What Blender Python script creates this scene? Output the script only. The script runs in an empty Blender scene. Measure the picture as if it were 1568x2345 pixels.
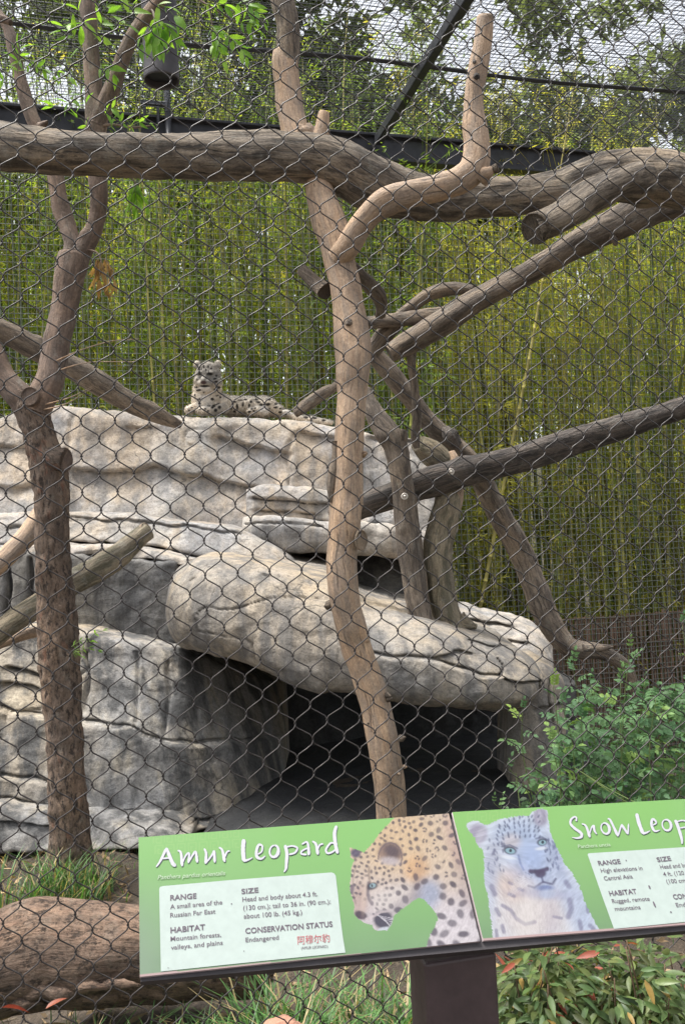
import bpy, math, random
import numpy as np
from mathutils import Vector, Matrix

# ------------------------------------------------------------------ camera, sky, sun, exposure
random.seed(7)
RNG = np.random.default_rng(11)
scene = bpy.context.scene
COL = scene.collection
FP, CX, CY = 2030.0, 784.0, 1172.0          # focal length and centre, in units of a 1568 x 2344 picture
EYE = np.array([0.0, 0.0, 1.65])
PITCH = math.atan((1260.0 - CY) / FP)
ROLL = 0.045
YAW = 0.262                                  # the enclosure stands turned by 15 degrees
_R = np.array([1.0, 0, 0]); _U = np.array([0, 0, 1.0]); _F = np.array([0, 1.0, 0])
FW = _F * math.cos(PITCH) + _U * math.sin(PITCH)
_up0 = _U * math.cos(PITCH) - _F * math.sin(PITCH)
RT = math.cos(ROLL) * _R - math.sin(ROLL) * _up0
UP = math.cos(ROLL) * _up0 + math.sin(ROLL) * _R

cam = bpy.data.cameras.new('camera')
cam.sensor_fit = 'VERTICAL'
cam.angle = 2 * math.atan(CY / FP)
cam.clip_start, cam.clip_end = 0.05, 500.0
cam_o = bpy.data.objects.new('camera', cam)
COL.objects.link(cam_o)
_m = Matrix.Identity(4)
for _i in range(3):
    _m[_i][0], _m[_i][1], _m[_i][2], _m[_i][3] = RT[_i], UP[_i], -FW[_i], EYE[_i]
cam_o.matrix_world = _m
scene.camera = cam_o

SUN_EL, SUN_AZ = math.radians(72), math.radians(270)     # azimuth clockwise from +Y: from the left
world = bpy.data.worlds.new('World'); scene.world = world; world.use_nodes = True
_nt = world.node_tree
_bg = _nt.nodes['Background']
_sky = _nt.nodes.new('ShaderNodeTexSky'); _sky.sky_type = 'NISHITA'; _sky.sun_disc = False
_sky.sun_elevation = SUN_EL; _sky.sun_rotation = SUN_AZ
_sky.air_density = 1.0; _sky.dust_density = 3.0; _sky.ozone_density = 1.0
_hs = _nt.nodes.new('ShaderNodeHueSaturation'); _hs.inputs['Saturation'].default_value = 0.22
_hs.inputs['Value'].default_value = 1.0
_nt.links.new(_sky.outputs[0], _hs.inputs['Color'])
_nt.links.new(_hs.outputs[0], _bg.inputs[0])
_bg.inputs[1].default_value = 0.095
sl = bpy.data.lights.new('sun', 'SUN'); sl.energy = 3.0; sl.angle = math.radians(26); sl.color = (1.0, 0.965, 0.91)
so = bpy.data.objects.new('sun', sl); COL.objects.link(so)
_d = Vector((math.sin(SUN_AZ) * math.cos(SUN_EL), math.cos(SUN_AZ) * math.cos(SUN_EL), math.sin(SUN_EL)))
so.rotation_euler = _d.to_track_quat('Z', 'Y').to_euler()
so.location = (-4, -4, 12)
scene.view_settings.view_transform = 'Standard'
scene.view_settings.look = 'None'
scene.view_settings.exposure = 1.85
scene.view_settings.gamma = 1.0
scene.render.engine = 'CYCLES'
scene.cycles.max_bounces = 4
scene.cycles.diffuse_bounces = 3
scene.cycles.glossy_bounces = 2
scene.cycles.transparent_max_bounces = 8

# ------------------------------------------------------------------ helpers: geometry
def Wv(x, y, d):
    x = np.asarray(x, float); y = np.asarray(y, float); d = np.asarray(d, float)
    x, y, d = np.broadcast_arrays(x, y, d)
    ray = FW + ((x - CX) / FP)[..., None] * RT - ((y - CY) / FP)[..., None] * UP
    return EYE + ray * (d / ray[..., 1])[..., None]
def W(x, y, d): return Wv(x, y, d)
def proj(P):
    q = np.asarray(P) - EYE
    z = q @ FW
    return CX + FP * (q @ RT) / z, CY - FP * (q @ UP) / z
def ray(x, y): return FW + (x - CX) / FP * RT - (y - CY) / FP * UP
def on_plane(x, y, p0, n):
    r = ray(x, y)
    return EYE + r * (np.dot(n, p0 - EYE) / np.dot(n, r))

def _hash(ix, iy, iz, seed):
    h = (ix.astype(np.int64) * 374761393 + iy.astype(np.int64) * 668265263 + iz.astype(np.int64) * 2147483647 + seed * 1274126177) & 0xFFFFFFFF
    h = ((h ^ (h >> 13)) * 1274126177) & 0xFFFFFFFF
    h = ((h ^ (h >> 16)) * 2246822519) & 0xFFFFFFFF
    return ((h ^ (h >> 15)) & 0xFFFFFF) / float(0x7FFFFF) - 1.0
def vn(P, seed=0):
    P = np.asarray(P, float); i = np.floor(P).astype(np.int64); f = P - i
    f = f * f * f * (f * (f * 6 - 15) + 10)
    r = 0
    for dx in (0, 1):
        for dy in (0, 1):
            for dz in (0, 1):
                w = (f[..., 0] if dx else 1 - f[..., 0]) * (f[..., 1] if dy else 1 - f[..., 1]) * (f[..., 2] if dz else 1 - f[..., 2])
                r = r + w * _hash(i[..., 0] + dx, i[..., 1] + dy, i[..., 2] + dz, seed)
    return r
def fbm(P, octv=4, seed=0, gain=0.5):
    P = np.asarray(P, float); a, s, r = 1.0, 1.0, 0
    for k in range(octv):
        r = r + a * vn(P * s + k * 17.3, seed + k); a *= gain; s *= 2.03
    return r

def mesh_np(name, V, F, mat=None, smooth=True, gco=None, col=None):
    V = np.asarray(V, float).reshape(-1, 3); F = np.asarray(F, np.int32)
    me = bpy.data.meshes.new(name)
    n, k = F.shape
    me.vertices.add(len(V)); me.vertices.foreach_set('co', V.ravel())
    me.loops.add(n * k); me.loops.foreach_set('vertex_index', F.ravel())
    me.polygons.add(n)
    me.polygons.foreach_set('loop_start', np.arange(0, n * k, k, dtype=np.int32))
    me.polygons.foreach_set('use_smooth', np.full(n, bool(smooth)))
    if gco is not None:
        a = me.attributes.new('gco', 'FLOAT_VECTOR', 'POINT'); a.data.foreach_set('vector', np.asarray(gco, float).ravel())
    if col is not None:
        c = np.asarray(col, float)
        if c.shape[1] == 3: c = np.hstack([c, np.ones((len(c), 1))])
        a = me.color_attributes.new('col', 'FLOAT_COLOR', 'POINT'); a.data.foreach_set('color', c.ravel())
    me.update(calc_edges=True)
    if mat: me.materials.append(mat)
    return me
def tag(o, label=None, cat=None, group=None, kind=None):
    if label: o['label'] = label
    if cat: o['category'] = cat
    if group: o['group'] = group
    if kind: o['kind'] = kind
    return o
def thing(name, loc, label, cat, group=None):
    o = bpy.data.objects.new(name, None); COL.objects.link(o)
    o.location = Vector([float(v) for v in loc]); o.empty_display_size = 0.1
    return tag(o, label, cat, group)
def obj(name, me, parent=None):
    """mesh object; vertices are in world coordinates, whatever the parent's place is"""
    o = bpy.data.objects.new(name, me); COL.objects.link(o)
    if parent is not None:
        o.parent = parent
        o.matrix_parent_inverse = world_m(parent).inverted()
    return o
def world_m(o):
    return o.matrix_basis.copy() if o.parent is None else world_m(o.parent) @ o.matrix_parent_inverse @ o.matrix_basis
def place(name, me, parent, mat4):
    o = bpy.data.objects.new(name, me); COL.objects.link(o)
    if parent is not None:
        o.parent = parent; o.matrix_parent_inverse = world_m(parent).inverted()
    o.matrix_basis = mat4
    return o
def join(parts):
    Vs, Fs, Gs, Cs, o = [], [], [], [], 0
    for p in parts:
        Vs.append(p[0]); Fs.append(np.asarray(p[1]) + o); o += len(p[0])
        if len(p) > 2 and p[2] is not None: Gs.append(p[2])
        if len(p) > 3 and p[3] is not None: Cs.append(p[3])
    return np.vstack(Vs), np.vstack(Fs), (np.vstack(Gs) if Gs else None), (np.vstack(Cs) if Cs else None)
BOXF = np.array([[0, 1, 3, 2], [4, 6, 7, 5], [0, 4, 5, 1], [2, 3, 7, 6], [0, 2, 6, 4], [1, 5, 7, 3]])
def box_pts(c, ax, ay, az):
    c, ax, ay, az = map(np.asarray, (c, ax, ay, az))
    return np.array([c + i * ax + j * ay + k * az for i in (-1, 1) for j in (-1, 1) for k in (-1, 1)], float)
def catmull(P, per):
    P = np.asarray(P, float)
    Q = np.vstack([2 * P[0] - P[1], P, 2 * P[-1] - P[-2]])
    out = []
    for i in range(1, len(Q) - 2):
        t = np.linspace(0, 1, per, endpoint=False)[:, None]
        a, b, c, d = Q[i - 1], Q[i], Q[i + 1], Q[i + 2]
        out.append(0.5 * (2 * b + (c - a) * t + (2 * a - 5 * b + 4 * c - d) * t * t + (-a + 3 * b - 3 * c + d) * t ** 3))
    out.append(Q[-2][None])
    return np.vstack(out)
def tube(path, rad, ns=12, amp=0.0, freq=6.0, seed=0, cap=True, ridge=0.0, lump=0.0, organic=0.0):
    """tapered tube along a dense path; returns verts, quads, grain coordinates"""
    path = np.asarray(path, float); n = len(path)
    rad = np.broadcast_to(np.asarray(rad, float), (n,)).copy()
    T = np.gradient(path, axis=0); T /= np.linalg.norm(T, axis=1)[:, None] + 1e-12
    ref = np.array([0.3, 1.0, 0.2]) if abs(T[0][1]) < 0.8 else np.array([1.0, 0, 0.3])
    N = np.zeros_like(path); v = ref - T[0] * (ref @ T[0]); N[0] = v / np.linalg.norm(v)
    for i in range(1, n):
        v = N[i - 1] - T[i] * (N[i - 1] @ T[i]); N[i] = v / np.linalg.norm(v)
    B = np.cross(T, N)
    L = np.concatenate([[0], np.cumsum(np.linalg.norm(np.diff(path, axis=0), axis=1))])
    th = np.arange(ns) / ns * 2 * math.pi
    ring = np.cos(th)[None, :, None] * N[:, None, :] + np.sin(th)[None, :, None] * B[:, None, :]
    g = np.stack([np.cos(th)[None] * rad[:, None], np.sin(th)[None] * rad[:, None], np.repeat(L[:, None], ns, 1)], -1)
    g0 = g + seed * 3.7
    r = np.repeat(rad[:, None], ns, 1)
    if organic:
        rm = rad.mean(); u = np.stack([L / (rm * 7), 0 * L, 0 * L + seed], -1)
        p2, p3, a2, a3 = 5 * vn(u * 0.5, seed + 1), 5 * vn(u * 0.5, seed + 2), vn(u, seed + 3), vn(u, seed + 4)
        r = r * (1 + organic * ((0.07 + 0.06 * a2)[:, None] * np.cos(2 * th[None] + p2[:, None]) + (0.04 + 0.05 * a3)[:, None] * np.cos(3 * th[None] + p3[:, None]) + 0.10 * vn(u * 1.6, seed + 6)[:, None]))
        rg = np.random.default_rng(seed + 77)
        for _ in range(int(organic * L[-1] / (rm * 7))):                     # burls and healed knots
            l0, t0, w0, h0 = rg.uniform(0, L[-1]), rg.uniform(0, 6.28), rg.uniform(0.35, 0.8) * rm, rg.uniform(0.08, 0.26)
            dth = (th[None] - t0 + math.pi) % (2 * math.pi) - math.pi
            q2 = ((L[:, None] - l0) ** 2 + (dth * rad[:, None]) ** 2) / w0 ** 2
            r = r * (1 + h0 * np.exp(-q2) - 0.8 * h0 * np.exp(-q2 * 9))
    if amp: r = r * (1 + amp * fbm(g0 * freq, 3, seed))
    if lump: r = r * (1 + lump * vn(g0 * np.array([6, 6, 3.0]), seed + 5))
    if ridge:
        rr = vn(g0 * np.array([freq * 5, freq * 5, freq * 0.5]), seed + 9)
        r = r - ridge * np.clip(rr, 0, 1) * rad[:, None]
    V = path[:, None, :] + ring * r[..., None]
    idx = np.arange(n * ns).reshape(n, ns)
    F = np.stack([idx[:-1], np.roll(idx[:-1], -1, 1), np.roll(idx[1:], -1, 1), idx[1:]], -1).reshape(-1, 4)
    V = V.reshape(-1, 3); G = g0.reshape(-1, 3)
    if cap:
        for e, c in ((0, path[0]), (n - 1, path[-1])):
            ci = len(V); V = np.vstack([V, c[None]]); G = np.vstack([G, G[e * ns:e * ns + 1] * 0.5])
            a = idx[e]; b = np.roll(a, -1)
            F = np.vstack([F, np.stack([np.full(ns // 2, ci), a[0::2][:ns // 2], b[0::2][:ns // 2], np.roll(b, -1)[0::2][:ns // 2]], -1)])
    return V, F, G
def limb(pts, ns=14, per=None, amp=0.1, freq=7.0, seed=0, ridge=0.0, lump=0.0, cap=True, org=1.0):
    """pts: (x, y, depth, width) in picture units and metres -> tube parts; width is the diameter as seen"""
    P = np.array([list(W(p[0], p[1], p[2])) + [p[3] * p[2] / FP / 2] for p in pts])
    seg = np.linalg.norm(np.diff(P[:, :3], axis=0), axis=1).sum() / max(1, len(P) - 1)
    Q = catmull(P, per or max(4, int(seg / 0.016)))
    Lq = np.concatenate([[0], np.cumsum(np.linalg.norm(np.diff(Q[:, :3], axis=0), axis=1))]); rm = Q[:, 3].mean()
    if rm > 0.012 and len(pts) > 3:
        u = np.stack([Lq / (rm * 5), 0 * Lq, 0 * Lq + seed], -1)
        Q[:, :3] += (0.16 * Q[:, 3:4]) * np.stack([vn(u, seed + 11), vn(u, seed + 12), vn(u, seed + 13)], -1)
    return tube(Q[:, :3], np.maximum(Q[:, 3], 0.002), ns, amp, freq, seed, cap, ridge, lump, org if rm > 0.012 else 0.0)

# ------------------------------------------------------------------ helpers: materials
def _new(name):
    m = bpy.data.materials.new(name); m.use_nodes = True
    return m, m.node_tree, m.node_tree.nodes['Principled BSDF']
def nd(nt, typ, ins=None, **props):
    n = nt.nodes.new(typ)
    for k, v in props.items(): setattr(n, k, v)
    for k, v in (ins or {}).items():
        if hasattr(v, 'is_output') or hasattr(v, 'links'): nt.links.new(v, n.inputs[k])
        else: n.inputs[k].default_value = v
    return n
def rgb(c): return (c[0], c[1], c[2], 1.0)
def mixc(nt, f, a, b, mode='MIX'):
    n = nt.nodes.new('ShaderNodeMix'); n.data_type = 'RGBA'; n.blend_type = mode
    for i, v in ((0, f), (6, a), (7, b)):
        if hasattr(v, 'links'): nt.links.new(v, n.inputs[i])
        else: n.inputs[i].default_value = v if i == 0 else rgb(v)
    return n.outputs[2]
def ramp(nt, fac, stops):
    n = nt.nodes.new('ShaderNodeValToRGB'); e = n.color_ramp.elements
    while len(e) < len(stops): e.new(0.5)
    for el, (p, c) in zip(e, stops):
        el.position = p; el.color = rgb(c) if not isinstance(c, (int, float)) else (c, c, c, 1)
    nt.links.new(fac, n.inputs[0])
    return n.outputs[0]
def coords(nt, kind='Object', scale=(1, 1, 1), attr=None):
    if attr:
        a = nt.nodes.new('ShaderNodeAttribute'); a.attribute_name = attr; src = a.outputs['Vector']
    else:
        src = nt.nodes.new('ShaderNodeTexCoord').outputs[kind]
    mp = nt.nodes.new('ShaderNodeMapping'); mp.inputs['Scale'].default_value = scale
    nt.links.new(src, mp.inputs['Vector'])
    return mp.outputs[0]
def noise(nt, vec, scale, detail=4, rough=0.55):
    n = nd(nt, 'ShaderNodeTexNoise', {'Vector': vec, 'Scale': scale, 'Detail': detail, 'Roughness': rough})
    return n.outputs[0]
def bump(nt, h, dist, strength=1.0, normal=None):
    ins = {'Height': h, 'Distance': dist, 'Strength': strength}
    if normal is not None: ins['Normal'] = normal
    return nd(nt, 'ShaderNodeBump', ins).outputs[0]

def rock_mat(name, a, b, c, streak=0.5, stain=(0.09, 0.09, 0.085), drip=(0.45, 0.37, 0.27), dripw=0.35):
    m, nt, bs = _new(name)
    v = coords(nt, 'Object'); vs = coords(nt, 'Object', (4.2, 4.2, 0.30)); vd = coords(nt, 'Object', (3.1, 3.1, 0.22))
    n1 = noise(nt, v, 0.9, 4, 0.55); n2 = noise(nt, v, 2.4, 6, 0.65); n3 = noise(nt, vs, 1.6, 5, 0.6); n6 = noise(nt, vd, 1.9, 4, 0.6); n4 = noise(nt, v, 40, 5, 0.75)
    base = mixc(nt, ramp(nt, n1, [(0.38, 0), (0.62, 1)]), a, b)
    base = mixc(nt, ramp(nt, n2, [(0.46, 0), (0.68, 0.85)]), base, c)
    base = mixc(nt, ramp(nt, n6, [(0.52, 0), (0.66, dripw)]), base, drip)                 # pale mineral drips
    base = mixc(nt, ramp(nt, n3, [(0.44, 0), (0.58, streak)]), base, stain)               # dark water streaks
    base = mixc(nt, 1.0, base, ramp(nt, noise(nt, v, 11, 6, 0.7), [(0.34, 0.74), (0.5, 1.0), (0.66, 1.10)]), 'MULTIPLY')
    base = mixc(nt, 1.0, base, ramp(nt, n4, [(0.28, 0.52), (0.50, 1.0), (0.72, 1.22)]), 'MULTIPLY')
    n5 = noise(nt, v, 130, 3, 0.75)
    base = mixc(nt, 1.0, base, ramp(nt, n5, [(0.3, 0.74), (0.7, 1.2)]), 'MULTIPLY')
    # hairline cracks, broken up by noise
    dv = nd(nt, 'ShaderNodeVectorMath', {0: coords(nt, 'Object', (1.3, 1.3, 2.8)), 1: nd(nt, 'ShaderNodeTexNoise', {'Vector': v, 'Scale': 3.0, 'Detail': 5.0}).outputs[1]}, operation='ADD').outputs[0]
    vo = nd(nt, 'ShaderNodeTexVoronoi', {'Vector': dv, 'Scale': 1.1}, feature='DISTANCE_TO_EDGE').outputs[0]
    hl = nd(nt, 'ShaderNodeMath', {0: ramp(nt, vo, [(0.0, 1), (0.016, 0)]), 1: ramp(nt, noise(nt, v, 2.6, 3), [(0.54, 0), (0.62, 0.8)])}, operation='MULTIPLY').outputs[0]
    base = mixc(nt, hl, base, (0.05, 0.046, 0.042))
    nt.links.new(base, bs.inputs['Base Color'])
    bs.inputs['Roughness'].default_value = 0.9
    b1 = bump(nt, noise(nt, v, 7, 6, 0.7), 0.03, 0.5)
    b2 = bump(nt, n4, 0.012, 0.6, b1)
    nt.links.new(b2, bs.inputs['Normal'])
    return m
def wood_mat(name, light, mid, dark, grain=(26, 26, 2.2), patch=0.5, rough=0.8, bumpd=0.006, bark=None, crack=0.0, lichen=0.0):
    m, nt, bs = _new(name)
    warp = nd(nt, 'ShaderNodeVectorMath', {0: coords(nt, attr='gco'), 1: nd(nt, 'ShaderNodeVectorMath', {0: nd(nt, 'ShaderNodeTexNoise', {'Vector': coords(nt, attr='gco'), 'Scale': 9.0, 'Detail': 3.0}).outputs[1], 1: (0.030, 0.030, 0.10)}, operation='MULTIPLY').outputs[0]}, operation='ADD').outputs[0]
    def cw(sc):
        mp = nt.nodes.new('ShaderNodeMapping'); mp.inputs['Scale'].default_value = sc; nt.links.new(warp, mp.inputs['Vector']); return mp.outputs[0]
    v = cw(grain); w = coords(nt, attr='gco'); wl = cw((8, 8, 1.7))
    g = noise(nt, v, 3.2, 7, 0.72); p = noise(nt, wl, 2.6, 6, 0.68); fine = noise(nt, w, 80, 5, 0.8); big = noise(nt, cw((5, 5, 2.0)), 1.1, 4, 0.6)
    base = mixc(nt, ramp(nt, g, [(0.38, 0), (0.60, 1)]), mid, light)
    base = mixc(nt, 1.0, base, ramp(nt, big, [(0.32, (0.62, 0.62, 0.64)), (0.5, (1.0, 0.98, 0.96)), (0.68, (1.22, 1.14, 1.04))]), 'MULTIPLY')
    base = mixc(nt, ramp(nt, p, [(0.46, 0), (0.58, patch)]), base, dark)
    if lichen: base = mixc(nt, ramp(nt, noise(nt, w, 11, 6, 0.75), [(0.55, 0), (0.66, lichen)]), base, (0.33, 0.325, 0.28))
    if bark:
        vo = noise(nt, coords(nt, attr='gco', scale=bark[1]), 1.0, 6, 0.75)
        base = mixc(nt, ramp(nt, vo, [(0.40, 1), (0.50, 0)]), base, bark[0])
        base = mixc(nt, ramp(nt, noise(nt, coords(nt, attr='gco', scale=(9, 9, 4)), 2.0, 4, 0.6), [(0.60, 0), (0.70, bark[2])]), base, (0.30, 0.13, 0.075))
    if crack:
        cn = noise(nt, cw((46, 46, 2.6)), 1.5, 4, 0.6)
        base = mixc(nt, ramp(nt, cn, [(0.33, crack), (0.40, 0)]), base, (0.018, 0.014, 0.011))
    base = mixc(nt, 1.0, base, ramp(nt, fine, [(0.3, 0.60), (0.7, 1.25)]), 'MULTIPLY')
    nt.links.new(base, bs.inputs['Base Color'])
    bs.inputs['Roughness'].default_value = rough
    b2 = bump(nt, fine, bumpd, 0.7, bump(nt, g, bumpd * 1.5, 1.0))
    if bark: b2 = bump(nt, vo, bumpd * 2.5, 1.0, b2)
    if crack: b2 = bump(nt, cn, bumpd * 2, 0.6, b2)
    nt.links.new(b2, bs.inputs['Normal'])
    return m
def plain_mat(name, c, rough=0.6, metal=0.0, var=0.15, scale=12, bd=0.0):
    m, nt, bs = _new(name)
    v = coords(nt, 'Object'); n = noise(nt, v, scale, 5, 0.65)
    col = mixc(nt, 1.0, c, ramp(nt, n, [(0.3, 1 - var * 1.6), (0.7, 1 + var)]), 'MULTIPLY')
    nt.links.new(col, bs.inputs['Base Color'])
    bs.inputs['Roughness'].default_value = rough; bs.inputs['Metallic'].default_value = metal
    if bd: nt.links.new(bump(nt, n, bd), bs.inputs['Normal'])
    return m
def leaf_mat(name, stops, transl=0.4, rough=0.5, attr=False, tcol=None):
    """leaf colour varies from leaf to leaf by the object's (or the face's) random number"""
    m, nt, bs = _new(name)
    out = nt.nodes['Material Output']
    if attr:
        a = nt.nodes.new('ShaderNodeAttribute'); a.attribute_name = 'col'; c = a.outputs['Color']
    else:
        r = nt.nodes.new('ShaderNodeObjectInfo').outputs['Random']; c = ramp(nt, r, stops)
    v = coords(nt, 'Object'); n = noise(nt, v, 40, 3, 0.6)
    c = mixc(nt, 1.0, c, ramp(nt, n, [(0.3, 0.8), (0.7, 1.15)]), 'MULTIPLY')
    nt.links.new(c, bs.inputs['Base Color']); bs.inputs['Roughness'].default_value = rough
    bs.inputs['Specular IOR Level'].default_value = 0.35
    tr = nt.nodes.new('ShaderNodeBsdfTranslucent')
    tc = mixc(nt, 1.0, c, tcol or (1.5, 1.5, 0.7), 'MULTIPLY')
    nt.links.new(tc, tr.inputs['Color'])
    mx = nt.nodes.new('ShaderNodeMixShader'); mx.inputs[0].default_value = transl
    nt.links.new(bs.outputs[0], mx.inputs[1]); nt.links.new(tr.outputs[0], mx.inputs[2])
    nt.links.new(mx.outputs[0], out.inputs['Surface'])
    return m

# ------------------------------------------------------------------ the ground
S_DIR = np.array([math.cos(YAW), math.sin(YAW), 0.0])        # along the fences
N_DIR = np.array([-math.sin(YAW), math.cos(YAW), 0.0])       # away from the viewer, square to the fences
def sstep(a, b, x):
    t = np.clip((np.asarray(x, float) - a) / (b - a), 0, 1); return t * t * (3 - 2 * t)
def gz(x, y):
    x = np.asarray(x, float); y = np.asarray(y, float)
    P = np.stack([x, y, 0 * x], -1)
    near = 1 - sstep(14, 30, np.abs(y))
    return near * (0.05 * fbm(P * 1.3, 4, 3) + 0.012 * vn(P * 14, 5)) - 1.1 * sstep(6.2, 8.6, y) * sstep(1.2, 3.0, x)
def axis(lo, hi, a, b, fine):
    m = np.arange(a, b, fine)
    l = a - np.geomspace(fine, a - lo, 26)[::-1]; r = b + np.geomspace(fine, hi - b, 26)
    return np.concatenate([l, m, r])
gx = axis(-140, 140, -3.2, 4.2, 0.045); gy = axis(-60, 220, 1.0, 8.5, 0.045)
GX, GY = np.meshgrid(gx, gy)
GV = np.stack([GX, GY, gz(GX, GY)], -1)
ni, nj = GX.shape
idx = np.arange(ni * nj).reshape(ni, nj)
GF = np.stack([idx[:-1, :-1], idx[:-1, 1:], idx[1:, 1:], idx[1:, :-1]], -1).reshape(-1, 4)
def soil_mat():
    m, nt, bs = _new('soil')
    v = coords(nt, 'Object'); n1 = noise(nt, v, 2.0, 5); n2 = noise(nt, v, 26, 6, 0.75); n3 = noise(nt, v, 90, 4, 0.7)
    c = mixc(nt, ramp(nt, n1, [(0.4, 0), (0.62, 1)]), (0.055, 0.042, 0.032), (0.10, 0.075, 0.052))
    c = mixc(nt, ramp(nt, n2, [(0.55, 0), (0.7, 1)]), c, (0.19, 0.15, 0.10))
    c = mixc(nt, 1.0, c, ramp(nt, n3, [(0.3, 0.5), (0.7, 1.3)]), 'MULTIPLY')
    nt.links.new(c, bs.inputs['Base Color']); bs.inputs['Roughness'].default_value = 0.95
    nt.links.new(bump(nt, n3, 0.02, 0.8, bump(nt, n2, 0.04, 0.8)), bs.inputs['Normal'])
    return m
ground = obj('ground', mesh_np('ground', GV, GF, soil_mat()))
tag(ground, 'dark bare soil with litter under the rocks and grass', 'ground', kind='structure')

# ------------------------------------------------------------------ rock outcrop
ROCK_U = rock_mat('rock_upper', (0.385, 0.355, 0.315), (0.42, 0.345, 0.265), (0.30, 0.30, 0.31), 0.6, (0.155, 0.155, 0.155), (0.42, 0.33, 0.225), 0.5)
ROCK_L = rock_mat('rock_ledge', (0.35, 0.28, 0.195), (0.265, 0.25, 0.23), (0.325, 0.272, 0.205), 0.75, (0.115, 0.113, 0.112), (0.37, 0.30, 0.21), 0.4)
ROCK_G = rock_mat('rock_grey_shaded', (0.165, 0.162, 0.158), (0.19, 0.175, 0.15), (0.13, 0.132, 0.138), 0.75, (0.06, 0.06, 0.062), (0.20, 0.19, 0.165), 0.4)  # grey of the recesses: real staining, plus shade put into the colour
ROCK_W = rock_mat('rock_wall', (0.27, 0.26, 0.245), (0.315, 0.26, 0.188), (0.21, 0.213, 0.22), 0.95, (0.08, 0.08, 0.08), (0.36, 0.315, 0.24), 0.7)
ROCK_SHADE = rock_mat('rock_cave_shaded', (0.040, 0.042, 0.042), (0.05, 0.047, 0.043), (0.032, 0.034, 0.036), 0.6, (0.016, 0.016, 0.016), (0.05, 0.05, 0.05), 0.2)  # cave walls: rock made near black, the cave's shade put into the colour

def poly_dist(px, py, pl):
    """distance (picture units) to a polyline, and side (>0 below), and a fade inside its x range"""
    d = np.full(px.shape, 1e9); pl = np.asarray(pl, float)
    for a, b in zip(pl[:-1], pl[1:]):
        ab = b - a; L2 = max(ab @ ab, 1e-9)
        t = np.clip(((px - a[0]) * ab[0] + (py - a[1]) * ab[1]) / L2, 0, 1)
        d = np.minimum(d, np.hypot(px - a[0] - t * ab[0], py - a[1] - t * ab[1]))
    return d
def rnd(s, R):
    if R <= 0: return 0 * s
    s = np.clip(s, 0, None)
    return np.where(s < R, R - np.sqrt(np.clip(R * R - (R - s) ** 2, 0, None)), 0.0)
def curve(pl, xs):
    if np.isscalar(pl): return np.full(len(xs), float(pl))
    pl = np.asarray(pl, float)
    y = np.interp(xs, pl[:, 0], pl[:, 1])
    k = 5
    if len(xs) > 3 * k:
        yp = np.concatenate([[2 * y[0] - y[k - i] for i in range(k)], y, [2 * y[-1] - y[-2 - i] for i in range(k)]])
        y = np.convolve(yp, np.ones(2 * k + 1) / (2 * k + 1), 'valid')
    return y
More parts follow.
